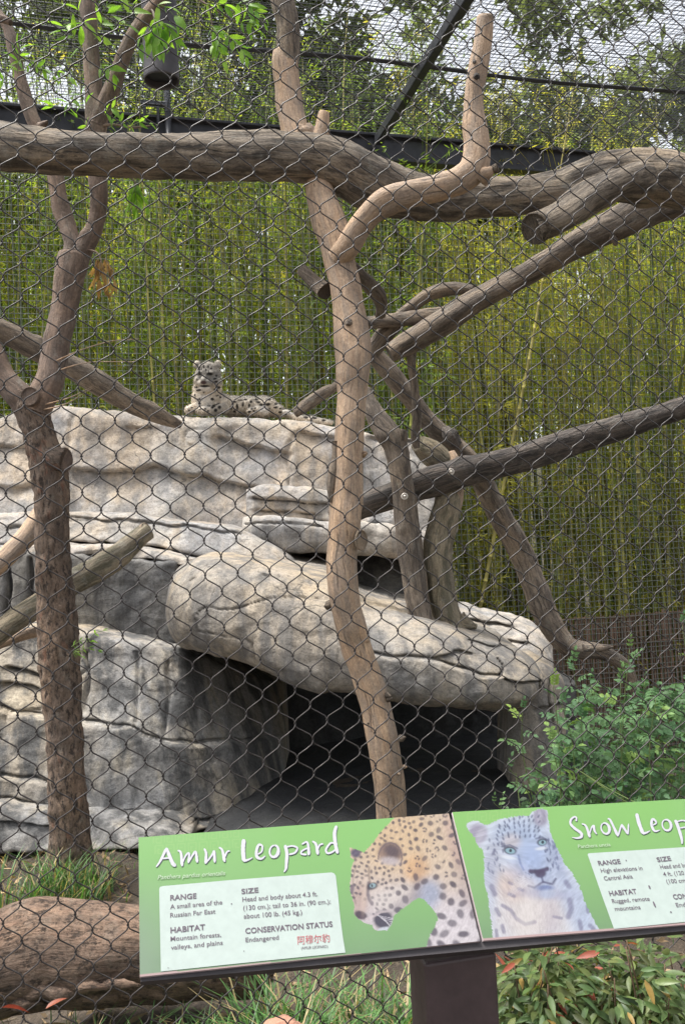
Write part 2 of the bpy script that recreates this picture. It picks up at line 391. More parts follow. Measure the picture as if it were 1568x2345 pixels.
def rock_block(parent, name, T, B, dt, db, bt, bb, mat, Rt=0.12, Rb=0.12, Re=(0.1, 0.1), step=4.0, cracks=(), amp=0.05,
               seed=0, bulge=0.0, zt=0.03, zb=0.03, strata=0.02, wing=0.5, fine=0.012, folds=(), dk_=0.9):
    xs = np.arange(T[0][0], T[-1][0] + 0.1, step)
    ty, by = curve(T, xs), curve(B, xs); dT, dB = curve(dt, xs), curve(db, xs)
    ty = ty + 2.5 * fbm(np.stack([xs / 26, 0 * xs, 0 * xs + seed], -1), 3, seed + 40)
    by = by + 2.5 * fbm(np.stack([xs / 26, 0 * xs + 5, 0 * xs + seed], -1), 3, seed + 41)
    Wt, Wb = Wv(xs, ty, dT), Wv(xs, by, dB)
    h = np.linalg.norm(Wt - Wb, axis=1)
    nf = int(max(by - ty) / step) + 4
    v = np.linspace(0, 1, nf)[:, None]
    fr = Wt[None] * (1 - v[..., None]) + Wb[None] * v[..., None]
    s = v * h[None]
    e = np.concatenate([[0], np.cumsum(np.linalg.norm(np.diff(Wt, axis=0), axis=1))])
    ep = rnd(e, Re[0]) + rnd(e[-1] - e, Re[1])
    push = rnd(s, Rt) + rnd(h[None] - s, Rb) - bulge * np.sin(math.pi * v) + ep[None]
    fr[..., 1] += push
    PX = np.repeat(xs[None], nf, 0); PY = ty[None] * (1 - v) + by[None] * v
    nt_, nb_ = max(3, int(bt / 0.05)), max(3, int(bb / 0.05))
    tops = np.stack([fr[0] + np.array([0, t * bt, zt * t]) for t in np.linspace(1, 1 / nt_, nt_)])
    bots = np.stack([fr[-1] + np.array([0, t * bb, zb * t]) for t in np.linspace(1 / nb_, 1, nb_)])
    V = np.concatenate([tops, fr, bots])
    PX = np.concatenate([np.repeat(xs[None], nt_, 0), PX, np.repeat(xs[None], nb_, 0)])
    PY = np.concatenate([np.repeat(ty[None], nt_, 0) - np.linspace(40, 4, nt_)[:, None], PY, np.repeat(by[None], nb_, 0) + np.linspace(4, 40, nb_)[:, None]])
    mid = np.concatenate([np.zeros((nt_, 1)), np.sin(math.pi * np.clip(v, 0, 1)) ** 0.35, np.zeros((nb_, 1))])
    P = V + seed * 5.1; amp = amp * 0.6; fine = fine * 0.6; strata = strata * 0.6
    D = amp * fbm(P * 1.7, 4, seed) + fine * fbm(P * 9.0, 3, seed + 7)
    st = vn(P * np.array([0.8, 0.8, 7.0]) + 0.6 * vn(P * 1.5, seed + 3)[..., None], seed + 2)
    D += strata * np.round(st * 2.2) / 2.2 * (0.5 + 0.5 * vn(P * 1.1, seed + 8))
    ch = vn(P * np.array([5, 5, 9.0]), seed + 21)                       # chipped pockets
    D += 0.018 * np.clip(ch - 0.5, 0, 1)
    D += 0.9 * fine * (np.abs(vn(P * 5.0, seed + 71)) + 0.5 * np.abs(vn(P * 12.0, seed + 72)) - 0.5)     # creased facets
    thin = np.clip(1 - np.abs(vn(P * np.array([1.8, 1.8, 6.0]) + 0.5 * vn(P * 3.0, seed + 80)[..., None], seed + 81)) * 16, 0, 1)      # thin bedding fissures
    D += 0.022 * thin * np.clip(vn(P * 1.4, seed + 82) * 3, 0, 1)
    for pl, wd, dep, stp in cracks:
        jx = PX + 4 * vn(P * 9, seed + 31); jy = PY + 5 * vn(P * 8, seed + 32)
        d = poly_dist(jx, jy, pl)
        wk = wd * 0.6 * (1 + 0.6 * vn(P * 3, seed + 33)); D += dk_ * dep * np.exp(-(d / np.maximum(wk, 1.5)) ** 2)
        if stp:
            q = np.asarray(pl, float)
            yy = np.interp(PX, q[:, 0], q[:, 1])
            inside = sstep(q[0, 0] - 30, q[0, 0] + 10, PX) * (1 - sstep(q[-1, 0] - 10, q[-1, 0] + 30, PX))
            D += stp * sstep(-wd, wd, jy - yy) * inside * np.exp(-np.clip(jy - yy, 0, None) / 120)
    for fx, wd, stp in folds:                                           # upright folds: the face steps back left of them
        jx = PX + 6 * vn(P * 4, seed + 51)
        D += stp * (1 - sstep(fx - wd, fx + wd, jx))
    V[..., 1] += D
    V[..., 2] += 0.5 * amp * vn(P * 2.3, seed + 61) * (1 - mid) + 0.25 * fine * vn(P * 11, seed + 62)
    if wing:
        L = V[:, :1].copy(); L[..., 1] += wing; R_ = V[:, -1:].copy(); R_[..., 1] += wing
        V = np.concatenate([L, V, R_], 1)
    a, b = V.shape[:2]
    ix = np.arange(a * b).reshape(a, b)
    F = np.stack([ix[:-1, :-1], ix[1:, :-1], ix[1:, 1:], ix[:-1, 1:]], -1).reshape(-1, 4)
    return obj(name, mesh_np(name, V, F, mat), parent)

rocks = thing('rock_outcrop', W(500, 1880, 5.6), 'big tiered grey and tan rock outcrop with an overhanging ledge and dark cave', 'rock')
# upper tier, the leopard's platform
rock_block(rocks, 'upper_tier',
    [(-160, 975), (-40, 968), (15, 940), (110, 926), (215, 933), (300, 943), (425, 946), (550, 951), (675, 957), (760, 970), (850, 988), (937, 996), (1005, 1012), (1040, 1060), (1058, 1110)],
    [(-160, 1210), (200, 1200), (600, 1225), (800, 1260), (930, 1260), (1000, 1240), (1058, 1215)],
    8.15, [(-160, 7.7), (500, 7.75), (1058, 7.9)], 1.2, 0.4, ROCK_U, Rt=0.12, Rb=0.05, Re=(0.1, 0.25), amp=0.06, seed=1, strata=0.006, zt=0.05, dk_=0.5,
    cracks=[([(170, 1076), (240, 1086), (300, 1078), (350, 1068), (400, 1086), (475, 1096), (560, 1113), (600, 1122)], 5, 0.13, 0.10),
            ([(500, 1001), (545, 1012), (590, 1026), (650, 1038)], 4, 0.10, 0.08),
            ([(655, 975), (668, 1000), (652, 1040), (664, 1080), (660, 1116)], 8, 0.07, 0),
            ([(165, 956), (160, 1000), (150, 1060), (156, 1110)], 8, 0.06, 0),
            ([(295, 980), (345, 982)], 4, 0.07, 0.03), ([(690, 991), (760, 998)], 4, 0.09, 0.05), ([(850, 1000), (905, 1010), (960, 1008)], 4, 0.09, 0.05),
            ([(-60, 1020), (40, 1030), (90, 1024)], 4, 0.07, 0.04), 
            ([(-80, 1110), (30, 1120), (90, 1112)], 5, 0.08, 0.05)])
# stacked strata under it
rock_block(rocks, 'strata_shelf', [(560, 1118), (600, 1106), (690, 1112), (760, 1124), (860, 1140), (935, 1150)], [(560, 1186), (700, 1192), (800, 1200), (935, 1205)],
    7.55, 7.45, 0.6, 0.3, ROCK_U, Rt=0.06, Rb=0.05, Re=(0.12, 0.1), amp=0.03, seed=4, strata=0.05, fine=0.02,
    cracks=[([(580, 1140), (640, 1146), (700, 1150), (753, 1152)], 3, 0.09, 0.05), ([(590, 1168), (660, 1172), (720, 1178)], 3, 0.08, 0.04)])
rock_block(rocks, 'rounded_overhang', [(548, 1184), (600, 1176), (690, 1184), (753, 1196), (830, 1190), (920, 1200), (990, 1215)],
    [(548, 1240), (620, 1254), (664, 1271), (753, 1271), (830, 1274), (920, 1280), (990, 1290)], 6.95, 6.95, 1.2, 1.2, ROCK_U, Rt=0.10, Rb=0.10, Re=(0.2, 0.1), amp=0.05, seed=6, strata=0.015,
    cracks=[([(560, 1196), (650, 1196), (740, 1206)], 3, 0.05, 0.0)])
rock_block(rocks, 'middle_shelf', [(-160, 1185), (80, 1168), (155, 1172), (300, 1176), (450, 1196), (540, 1212), (615, 1247), (650, 1262), (676, 1288)],
    [(-160, 1262), (165, 1240), (300, 1250), (400, 1262), (450, 1276), (560, 1300), (676, 1330)], 6.75, 6.55, 1.2, 0.5, ROCK_U, Rt=0.09, Rb=0.06, Re=(0.1, 0.2), amp=0.04, seed=8, strata=0.02,
    cracks=[([(150, 1185), (250, 1190), (330, 1196), (430, 1206), (560, 1226)], 3, 0.05, 0.03), ([(20, 1205), (100, 1215)], 4, 0.06, 0.02)])
rock_block(rocks, 'shelf_lip', [(-160, 1262), (60, 1246), (160, 1250), (280, 1252), (360, 1264), (432, 1282)], [(-160, 1285), (60, 1268), (160, 1270), (280, 1276), (360, 1284), (432, 1296)],
    6.25, 6.22, 0.7, 0.5, ROCK_U, Rt=0.03, Rb=0.03, Re=(0.05, 0.1), amp=0.025, seed=10, strata=0.03, fine=0.02, step=3)
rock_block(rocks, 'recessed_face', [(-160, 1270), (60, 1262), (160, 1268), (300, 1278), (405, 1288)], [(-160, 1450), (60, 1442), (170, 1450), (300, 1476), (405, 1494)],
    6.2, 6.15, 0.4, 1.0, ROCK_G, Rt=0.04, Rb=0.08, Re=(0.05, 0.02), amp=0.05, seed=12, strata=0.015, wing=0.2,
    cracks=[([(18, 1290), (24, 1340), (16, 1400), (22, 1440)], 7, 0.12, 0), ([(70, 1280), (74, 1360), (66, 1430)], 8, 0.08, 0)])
# the great overhanging ledge
rock_block(rocks, 'overhanging_ledge',
    [(376, 1330), (392, 1296), (430, 1274), (500, 1275), (560, 1286), (625, 1300), (752, 1322), (790, 1350), (831, 1394), (909, 1413), (1024, 1440), (1089, 1462), (1180, 1486), (1234, 1506), (1262, 1545)],
    [(376, 1472), (400, 1488), (465, 1508), (525, 1518), (600, 1548), (670, 1578), (720, 1592), (784, 1590), (850, 1606), (909, 1618), (1034, 1632), (1159, 1643), (1225, 1634), (1262, 1596)],
    [(376, 5.85), (500, 5.6), (760, 5.4), (1000, 5.25), (1262, 5.35)], [(376, 5.7), (500, 5.4), (760, 5.15), (1000, 5.05), (1262, 5.25)], 1.8, 2.3, ROCK_L, Rt=0.20, Rb=0.16, Re=(0.22, 0.28),
    amp=0.055, seed=14, bulge=0.12, strata=0.012, zt=0.06, zb=-0.05, fine=0.016,
    cracks=[([(840, 1490), (900, 1500), (990, 1508), (1040, 1522), (1095, 1540), (1140, 1546)], 5, 0.08, -0.05), ([(1140, 1546), (1150, 1528), (1138, 1512)], 4, 0.07, 0),
            ([(1150, 1552), (1200, 1560), (1240, 1562)], 4, 0.08, 0.03), ([(990, 1508), (1040, 1490), (1080, 1500)], 5, 0.05, 0.03),
            ([(1080, 1470), (1130, 1484), (1190, 1494)], 4, 0.06, 0.02), ([(1245, 1530), (1238, 1570), (1246, 1610)], 5, 0.06, 0)])
# ledge behind the ledge at right
rock_block(rocks, 'rear_ledge', [(1005, 1404), (1040, 1392), (1080, 1394), (1120, 1412), (1180, 1426), (1245, 1440), (1282, 1468)], [(1005, 1490), (1100, 1500), (1200, 1520), (1282, 1560)],
    6.9, 6.4, 0.5, 0.4, ROCK_U, Rt=0.06, Rb=0.1, Re=(0.1, 0.25), amp=0.05, seed=16, strata=0.04, fine=0.02,
    cracks=[([(1050, 1416), (1110, 1430), (1170, 1436)], 4, 0.1, 0.06), ([(1110, 1462), (1150, 1470), (1205, 1476)], 4, 0.1, 0.05)])
rock_block(rocks, 'ledge_pillar', [(1180, 1540), (1230, 1520), (1262, 1524), (1290, 1540), (1312, 1560)], [(1160, 1860), (1230, 1870), (1312, 1850)], 6.0, 5.75, 0.5, 0.2, ROCK_L, Rt=0.15, Rb=0.05, Re=(0.2, 0.25),
    amp=0.07, seed=18, strata=0.03, cracks=[([(1235, 1624), (1290, 1618)], 5, 0.08, 0.04), ([(1262, 1560), (1256, 1610), (1270, 1660)], 5, 0.06, 0)])
# lower wall beneath, running back into the cave
rock_block(rocks, 'lower_wall', [(-200, 1440), (60, 1436), (170, 1444), (300, 1470), (400, 1484), (470, 1508), (560, 1540), (650, 1565)],
    [(-200, 1950), (100, 1940), (215, 1930), (300, 1925), (440, 1905), (525, 1876), (600, 1850), (650, 1835)],
    [(-200, 5.75), (300, 5.85), (430, 6.0), (520, 6.35), (650, 7.0)], [(-200, 5.15), (300, 5.25), (430, 5.42), (525, 5.65), (600, 5.98), (650, 6.3)], 0.5, 0.2, ROCK_W, Rt=0.06, Rb=0.03, Re=(0.1, 0.35),
    amp=0.05, seed=20, strata=0.014, fine=0.014,
    cracks=[([(-100, 1618), (0, 1627), (30, 1644), (95, 1652), (185, 1664), (300, 1679), (325, 1689), (375, 1702), (450, 1709), (550, 1704), (700, 1690)], 4, 0.11, -0.09),
            ([(-50, 1778), (0, 1783), (75, 1793), (115, 1803)], 4, 0.08, -0.04),
            ([(-50, 1828), (0, 1833), (100, 1848), (215, 1862), (280, 1870), (325, 1864), (375, 1878), (450, 1884), (525, 1868)], 4, 0.10, -0.08),
            ([(195, 1500), (200, 1560), (190, 1640)], 9, 0.05, 0), ([(310, 1500), (316, 1580), (312, 1670)], 9, 0.035, 0), ([(382, 1520), (386, 1600), (380, 1690)], 8, 0.035, 0),
            ([(20, 1540), (60, 1548), (90, 1560)], 5, 0.08, 0.03), ([(10, 1580), (70, 1586), (96, 1596)], 5, 0.09, 0.03)])
rock_block(rocks, 'cave_side', [(560, 1540), (760, 1550), (900, 1560)], [(560, 1860), (760, 1800), (900, 1770)], [(560, 7.3), (760, 7.6), (900, 7.8)], [(560, 7.0), (760, 7.3), (900, 7.6)], 0.4, 0.2, ROCK_SHADE, Rt=0.05, Rb=0.03, Re=(0.02, 0.02), amp=0.08, seed=28)
rock_block(rocks, 'cave_back', [(820, 1560), (1000, 1570), (1320, 1560)], [(820, 1830), (1000, 1830), (1320, 1820)], 7.7, 7.5, 0.4, 0.2, ROCK_SHADE, Rt=0.02, Rb=0.02, Re=(0.02, 0.02), amp=0.1, seed=22)
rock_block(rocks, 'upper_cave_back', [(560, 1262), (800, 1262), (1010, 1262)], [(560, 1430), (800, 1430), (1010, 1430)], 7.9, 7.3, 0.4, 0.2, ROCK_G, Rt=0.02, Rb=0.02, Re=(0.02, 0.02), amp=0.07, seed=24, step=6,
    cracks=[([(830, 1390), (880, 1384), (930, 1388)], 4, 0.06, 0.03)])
# floor slab of the cave; the cave's shade is darkened into its colour
fx = np.linspace(-0.9, 1.9, 70); fy = np.linspace(4.95, 7.6, 60)
FX, FY = np.meshgrid(fx, fy)
FZ = 0.05 + 0.035 * fbm(np.stack([FX * 1.5, FY * 1.5, 0 * FX], -1), 4, 77) - 0.25 * (1 - sstep(4.95, 5.35, FY - 0.15 * FX))
ix = np.arange(FX.size).reshape(FX.shape)
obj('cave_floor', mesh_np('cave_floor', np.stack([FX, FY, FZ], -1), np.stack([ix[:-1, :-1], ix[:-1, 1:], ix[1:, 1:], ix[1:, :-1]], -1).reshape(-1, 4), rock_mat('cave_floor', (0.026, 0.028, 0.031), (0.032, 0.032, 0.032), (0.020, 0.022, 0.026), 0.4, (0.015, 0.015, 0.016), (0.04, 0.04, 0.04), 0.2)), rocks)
rock_block(rocks, 'foot_slab', [(-200, 1862), (0, 1858), (100, 1868), (215, 1880), (300, 1888), (380, 1902), (420, 1925)], [(-200, 1960), (100, 1955), (300, 1950), (420, 1945)], 5.1, 4.98, 0.3, 0.2, ROCK_W, Rt=0.05, Rb=0.03, Re=(0.1, 0.2), amp=0.04, seed=26, strata=0.04, fine=0.02,
    cracks=[([(-40, 1880), (60, 1884), (130, 1892)], 3, 0.06, 0.03)])

# ------------------------------------------------------------------ rear wire fence, roof mesh and steelwork
D_REAR = 9.8
REAR0 = np.array([0, D_REAR, 0.0])
def rear(x, y, off=0.0): return on_plane(x, y, REAR0 + N_DIR * off, N_DIR)
BEAM_TOP = on_plane(784, 306, REAR0, N_DIR)[2]
BEAM_BOT = on_plane(784, 368, REAR0, N_DIR)[2]
WIRE = plain_mat('galvanised_wire', (0.21, 0.23, 0.21), 0.5, 0.3, 0.2, 30)
BLACK = plain_mat('dark_steel', (0.045, 0.048, 0.058), 0.45, 0.2, 0.25, 8)
def wires(segs, r):
    """four sided straight wires as one mesh"""
    P0 = np.array([s[0] for s in segs]); P1 = np.array([s[1] for s in segs])
    T = P1 - P0; T /= np.linalg.norm(T, axis=1)[:, None]
    A = np.cross(T, np.where(np.abs(T[:, 2:3]) > 0.9, [[1.0, 0, 0]], [[0, 0, 1.0]])); A /= np.linalg.norm(A, axis=1)[:, None]
    B = np.cross(T, A)
    V = []
    for P in (P0, P1):
        for a, b in ((1, 0), (0, 1), (-1, 0), (0, -1)): V.append(P + r * (a * A + b * B))
    V = np.stack(V, 1).reshape(-1, 3)
    q = np.array([[0, 1, 5, 4], [1, 2, 6, 5], [2, 3, 7, 6], [3, 0, 4, 7]])
    F = (np.arange(len(P0))[:, None, None] * 8 + q[None]).reshape(-1, 4)
    return V, F
CELL = 0.066
def rp(s, z, off=0.0): return REAR0 + S_DIR * s + N_DIR * off + np.array([0, 0, z])
rfence = thing('rear_wire_fence', rp(0, 0), 'square welded wire fence standing in front of the bamboo grove', 'fence')
sv = np.arange(-5.2, 5.6, CELL); zh = np.arange(-1.0, BEAM_BOT, CELL)
segs = []
for s in sv:                       # each wire in a few slightly bowed lengths
    j = 0.006 * RNG.standard_normal(5); zz = np.linspace(-1.1, BEAM_BOT, 5)
    segs += [(rp(s + j[i], zz[i]), rp(s + j[i + 1], zz[i + 1])) for i in range(4)]
for z in zh:
    ss = np.linspace(-5.3, 5.6, 9); j = 0.006 * RNG.standard_normal(9)
    segs += [(rp(ss[i], z + j[i], 0.006), rp(ss[i + 1], z + j[i + 1], 0.006)) for i in range(8)]
V, F = wires(segs, 0.0036)
tag(obj('wire_mesh', mesh_np('wire_mesh', V, F, WIRE), rfence), kind='stuff')
roof = thing('mesh_roof', rp(0, BEAM_TOP), 'dark wire mesh roof over the enclosure hung on thin rails', 'roof')
segs = []
Z_R = BEAM_TOP + 0.02
def fp(s, t, z=0.0):               # point in the roof: along the fence, towards the viewer
    sag = -0.05 * math.sin(min(1, max(0, t / 7.0)) * math.pi)
    return rp(s, Z_R + z + sag + 0.02 * math.sin(s * 1.7 + t), -t)
for s in np.arange(-4.6, 5.6, CELL):
    tt = np.linspace(0, 6.6, 6); segs += [(fp(s, tt[i]), fp(s, tt[i + 1])) for i in range(5)]
for t in np.arange(0.02, 6.6, CELL):
    ss = np.linspace(-4.7, 5.7, 8); segs += [(fp(ss[i], t, 0.006), fp(ss[i + 1], t, 0.006)) for i in range(7)]
V, F = wires(segs, 0.0034)
V2 = []
tag(obj('wire_mesh', mesh_np('roof_mesh', V, F, BLACK), roof), kind='stuff')
# second, finer bird net laid over it a little higher and skewed
segs = []
for k in np.arange(-8, 10, 0.05):
    a0, a1 = k, k + 1.6
    segs.append((rp(a0, Z_R + 0.10, -0.0), rp(a1, Z_R + 0.10, -5.6)))
for t in np.arange(0.02, 5.6, 0.05):
    segs.append((rp(-4.7, Z_R + 0.104, -t), rp(5.7, Z_R + 0.104, -t - 0.25)))
V, F = wires(segs, 0.0023)
tag(obj('bird_net', mesh_np('bird_net', V, F, BLACK), roof), kind='stuff')
def bar(name, p, q, w, h, mat, parent):
    p, q = np.asarray(p), np.asarray(q); d = q - p; L = np.linalg.norm(d); d /= L
    a = np.cross(d, [0, 0, 1.0]); a = a / np.linalg.norm(a) if np.linalg.norm(a) > 1e-3 else np.array([1.0, 0, 0]); b = np.cross(a, d)
    me = mesh_np(name, box_pts((p + q) / 2, d * L / 2, a * w / 2, b * h / 2), BOXF, mat, False)
    o = obj(name, me, parent)
    bv = o.modifiers.new('bevel', 'BEVEL'); bv.width = min(w, h) * 0.12; bv.segments = 2
    return o
for t in (1.55, 3.4, 5.2):
    for k in (0, 1):
        V, F, G = tube([fp(s, t + 0.05 * k, -0.035 - 0.012 * k) for s in np.linspace(-4.7, 5.7, 24)], 0.016 - 0.006 * k, 8)
        obj('rail', mesh_np('rail', V, F, BLACK), roof)
beam = thing('steel_beam', rp(0, BEAM_BOT), 'long dark steel beam along the top of the rear fence', 'beam')
zc = (BEAM_TOP + BEAM_BOT) / 2; hh = BEAM_TOP - BEAM_BOT
bar('web', rp(-5.3, zc, -0.02), rp(5.7, zc, -0.02), 0.05, hh * 0.86, BLACK, beam)
bar('flange', rp(-5.3, BEAM_TOP - 0.02, -0.03), rp(5.7, BEAM_TOP - 0.02, -0.03), 0.14, 0.03, BLACK, beam)
bar('flange', rp(-5.3, BEAM_BOT + 0.015, -0.03), rp(5.7, BEAM_BOT + 0.015, -0.03), 0.14, 0.03, BLACK, beam)
# sloping rafter towards the viewer
rb = rear(866, 340, -0.12); s0 = (rb - REAR0) @ S_DIR
raf = bar('roof_rafter', rp(s0, Z_R - 0.13, -0.12), rp(s0, Z_R - 0.02, -6.4), 0.085, 0.11, BLACK, None)
tag(raf, 'black steel rafter running up from the beam under the mesh roof', 'rafter')
# the hanging tube and the pole behind it
TUBE = plain_mat('dark_paint', (0.07, 0.066, 0.074), 0.55, 0.0, 0.2, 6)
lamp = thing('hanging_tube', W(371, 190, 6.9), 'wide dark grey tube hanging open end down from the mesh roof', 'tube')
cb = W(371, 186, 6.9); rr = 41 * 6.9 / FP
zs = np.linspace(0, 1.45, 24)
prof = [(rr * 0.93, 0.5), (rr * 0.93, 0.02), (rr * 0.95, 0.0), (rr, 0.0), (rr * 1.01, 0.015), (rr * 1.01, 0.05), (rr, 0.06)] + [(rr, z) for z in np.linspace(0.2, 1.5, 6)] + [(rr * 0.9, 1.53), (0.002, 1.54)]
th = np.linspace(0, 2 * math.pi, 41)[:-1]
V = np.array([[[cb[0] + r * math.cos(a), cb[1] + r * math.sin(a), cb[2] + z] for a in th] for r, z in prof])
ix = np.arange(len(prof) * 40).reshape(len(prof), 40)
obj('shell', mesh_np('shell', V, np.stack([ix[:-1], np.roll(ix[:-1], -1, 1), np.roll(ix[1:], -1, 1), ix[1:]], -1).reshape(-1, 4), TUBE), lamp)
V = np.array([[[cb[0] + r * math.cos(a), cb[1] + r * math.sin(a), cb[2] + 0.06] for a in th] for r in (rr * 0.92, rr * 0.4, 0.001)])
ix = np.arange(120).reshape(3, 40)
obj('inner_disc', mesh_np('inner_disc', V, np.stack([ix[:-1], np.roll(ix[:-1], -1, 1), np.roll(ix[1:], -1, 1), ix[1:]], -1).reshape(-1, 4), plain_mat('tube_inside', (0.012, 0.014, 0.016), 0.5)), lamp)
pole = thing('thin_pole', rear(384, 330, -0.3), 'thin black pole rising from the beam behind the hanging tube', 'pole')
s0 = (rear(384, 250, -0.1) - REAR0) @ S_DIR
V, F, G = tube([rp(s0, z, -0.12) for z in np.linspace(BEAM_BOT + 0.02, BEAM_TOP + 1.6, 10)], 0.034, 12)
obj('shaft', mesh_np('shaft', V, F, BLACK), pole)
bar('clamp', rp(s0 - 0.28, BEAM_TOP + 0.10, -0.12), rp(s0 + 0.02, BEAM_TOP + 0.10, -0.12), 0.05, 0.05, BLACK, pole)
for k in (-0.24, -0.1): bar('hanger', rp(s0 + k, BEAM_TOP - 0.12, -0.12), rp(s0 + k, BEAM_TOP + 0.12, -0.12), 0.03, 0.03, BLACK, pole)

# ------------------------------------------------------------------ bamboo grove behind the rear fence
def culm_mat(name, stops):
    m, nt, bs = _new(name)
    r = nt.nodes.new('ShaderNodeObjectInfo').outputs['Random']
    c = ramp(nt, r, stops)
    n = noise(nt, coords(nt, 'Object', (3, 3, 0.8)), 3, 3)
    c = mixc(nt, ramp(nt, n, [(0.5, 0), (0.75, 0.6)]), c, (0.16, 0.13, 0.06))
    a = nt.nodes.new('ShaderNodeAttribute'); a.attribute_name = 'col'
    c = mixc(nt, 1.0, c, a.outputs['Color'], 'MULTIPLY')
    nt.links.new(c, bs.inputs['Base Color']); bs.inputs['Roughness'].default_value = 0.42
    return m
CULM = culm_mat('bamboo_culm', [(0.0, (0.06, 0.10, 0.03)), (0.25, (0.16, 0.20, 0.05)), (0.6, (0.32, 0.33, 0.075)), (0.85, (0.42, 0.37, 0.11)), (1.0, (0.48, 0.43, 0.19))])
BL_G = leaf_mat('bamboo_leaf', [(0.0, (0.10, 0.17, 0.035)), (0.5, (0.18, 0.27, 0.05)), (1.0, (0.28, 0.35, 0.065))], 0.5, 0.55)
BL_Y = leaf_mat('bamboo_leaf_yellow', [(0.0, (0.22, 0.27, 0.05)), (0.5, (0.36, 0.38, 0.065)), (1.0, (0.50, 0.44, 0.09))], 0.5, 0.55)
BL_S = leaf_mat('bamboo_leaf_mass', None, 0.5, 0.55, attr=True)
def culm_part(h, r, seed, sides=7, simple=False):
    g = np.random.default_rng(seed)
    zs, rs, cs = [], [], []
    z = -0.2; k = 0
    while z < h:
        L = g.uniform(0.26, 0.40)
        t = max(0.12, 1 - 0.85 * max(0, z / h) ** 1.6)
        if simple:
            zs.append(z); rs.append(r * t); cs.append(1.0)
            z += 0.9; continue
        for dz, f, c in ((0.0, 1.16, 1.7), (0.02, 1.0, 1.25), (0.05, 0.97, 1.0), (L * 0.55, 0.98, 0.95), (L - 0.03, 1.0, 0.6), (L - 0.01, 1.14, 0.7)):
            zs.append(z + dz); rs.append(r * t * f); cs.append(c)
        z += L
    zs = np.array(zs); a1, a2 = g.uniform(0, 6.28, 2); bow = g.uniform(0.0, 0.5) * (zs.clip(0) / h) ** 2.6
    wob = 0.012 * np.sin(zs * 1.9 + a2)
    P = np.stack([bow * math.cos(a1) + wob, bow * math.sin(a1) + wob * 0.5, zs], -1)
    V, F, G = tube(P, np.array(rs), sides, cap=False)
    col = np.repeat(np.array(cs)[:, None], sides, 0).reshape(-1, 1) * np.ones((1, 3))
    return V, F, col, P
def leaf_quads(base, dirs, L, w, g):
    """flat rhombic leaves: base (n,3), dirs (n,3) unit, lengths, widths"""
    n = len(base)
    side = np.cross(dirs, g.standard_normal((n, 3))); side /= np.linalg.norm(side, axis=1)[:, None]
    m = base + dirs * (L * 0.42)[:, None]
    V = np.stack([base, m + side * (w / 2)[:, None], base + dirs * L[:, None], m - side * (w / 2)[:, None]], 1).reshape(-1, 3)
    F = np.arange(n * 4).reshape(n, 4)
    return V, F
def foliage(P, h, seed, count, z0, spread):
    g = np.random.default_rng(seed + 500)
    nc = count // 6
    zc = h * (z0 + (1 - z0) * g.random(nc) ** 1.05)
    ang = g.uniform(0, 6.28, nc); rad = spread * g.random(nc) ** 0.7 * (0.4 + 0.9 * zc / h)
    ctr = np.stack([np.interp(zc, P[:, 2], P[:, 0]) + rad * np.cos(ang), np.interp(zc, P[:, 2], P[:, 1]) + rad * np.sin(ang), zc + 0.2 * rad], -1)
    base = np.repeat(ctr, 6, 0) + 0.035 * g.standard_normal((nc * 6, 3))
    a = np.repeat(ang, 6) + g.normal(0, 0.9, nc * 6)
    d = np.stack([np.cos(a), np.sin(a), g.normal(-0.75, 0.45, nc * 6)], -1); d /= np.linalg.norm(d, axis=1)[:, None]
    V, F = leaf_quads(base, d, g.uniform(0.06, 0.115, nc * 6), g.uniform(0.011, 0.018, nc * 6), g)
    # thin branches
    n2 = nc
    ax = np.stack([np.interp(zc - 0.15, P[:, 2], P[:, 0]), np.interp(zc - 0.15, P[:, 2], P[:, 1]), zc - 0.25 - 0.3 * rad], -1)
    return V, F, (ax, ctr)
CULMS, FOLS = [], []
for k in range(8):
    h = 6.6 + 0.26 * k
    V, F, col, P = culm_part(h, 0.0165 + 0.0025 * (k % 5), 100 + k)
    me = mesh_np('bamboo_culm', V, F, CULM, True, None, col); CULMS.append(me)
    V, F, tw = foliage(P, h, 200 + k, 540, 0.06, 0.36)
    Vb, Fb = wires(list(zip(tw[0], tw[1])), 0.0022)
    for mt in (BL_G, BL_Y):
        Vj, Fj, _, _ = join([(V, F), (Vb, Fb)])
        FOLS.append(mesh_np('foliage', Vj, Fj, mt, False))
g = np.random.default_rng(5)
n_b = 290
lab = 'slim jointed green bamboo culm in the grove behind the rear wire fence'
for i in range(n_b):
    s = -5.6 + 12.4 * (i + g.uniform(-0.5, 1.2)) / n_b
    off = 0.18 + 1.7 * g.random() ** 1.2
    p = rp(s, 0, off); k = int(g.integers(0, 8))
    o = bpy.data.objects.new('bamboo', CULMS[k]); COL.objects.link(o)
    top = 1.0 - 0.10 * sstep(0.5, 4, s) + g.normal(0, 0.05)
    lean = g.normal(0, 0.035, 2) if g.random() < 0.78 else g.normal(0, 0.12, 2)
    o.location = (p[0], p[1], -0.3); o.rotation_euler = (lean[0], lean[1], g.uniform(0, 6.28)); o.scale = (g.uniform(0.75, 1.3),) * 2 + (top,)
    tag(o, lab, 'bamboo', 'bamboo grove behind the rear fence')
    yel = g.random() < (0.25 + 0.45 * sstep(-1.0, 3.0, s))
    f = bpy.data.objects.new('foliage', FOLS[2 * k + int(yel)]); COL.objects.link(f); f.parent = o
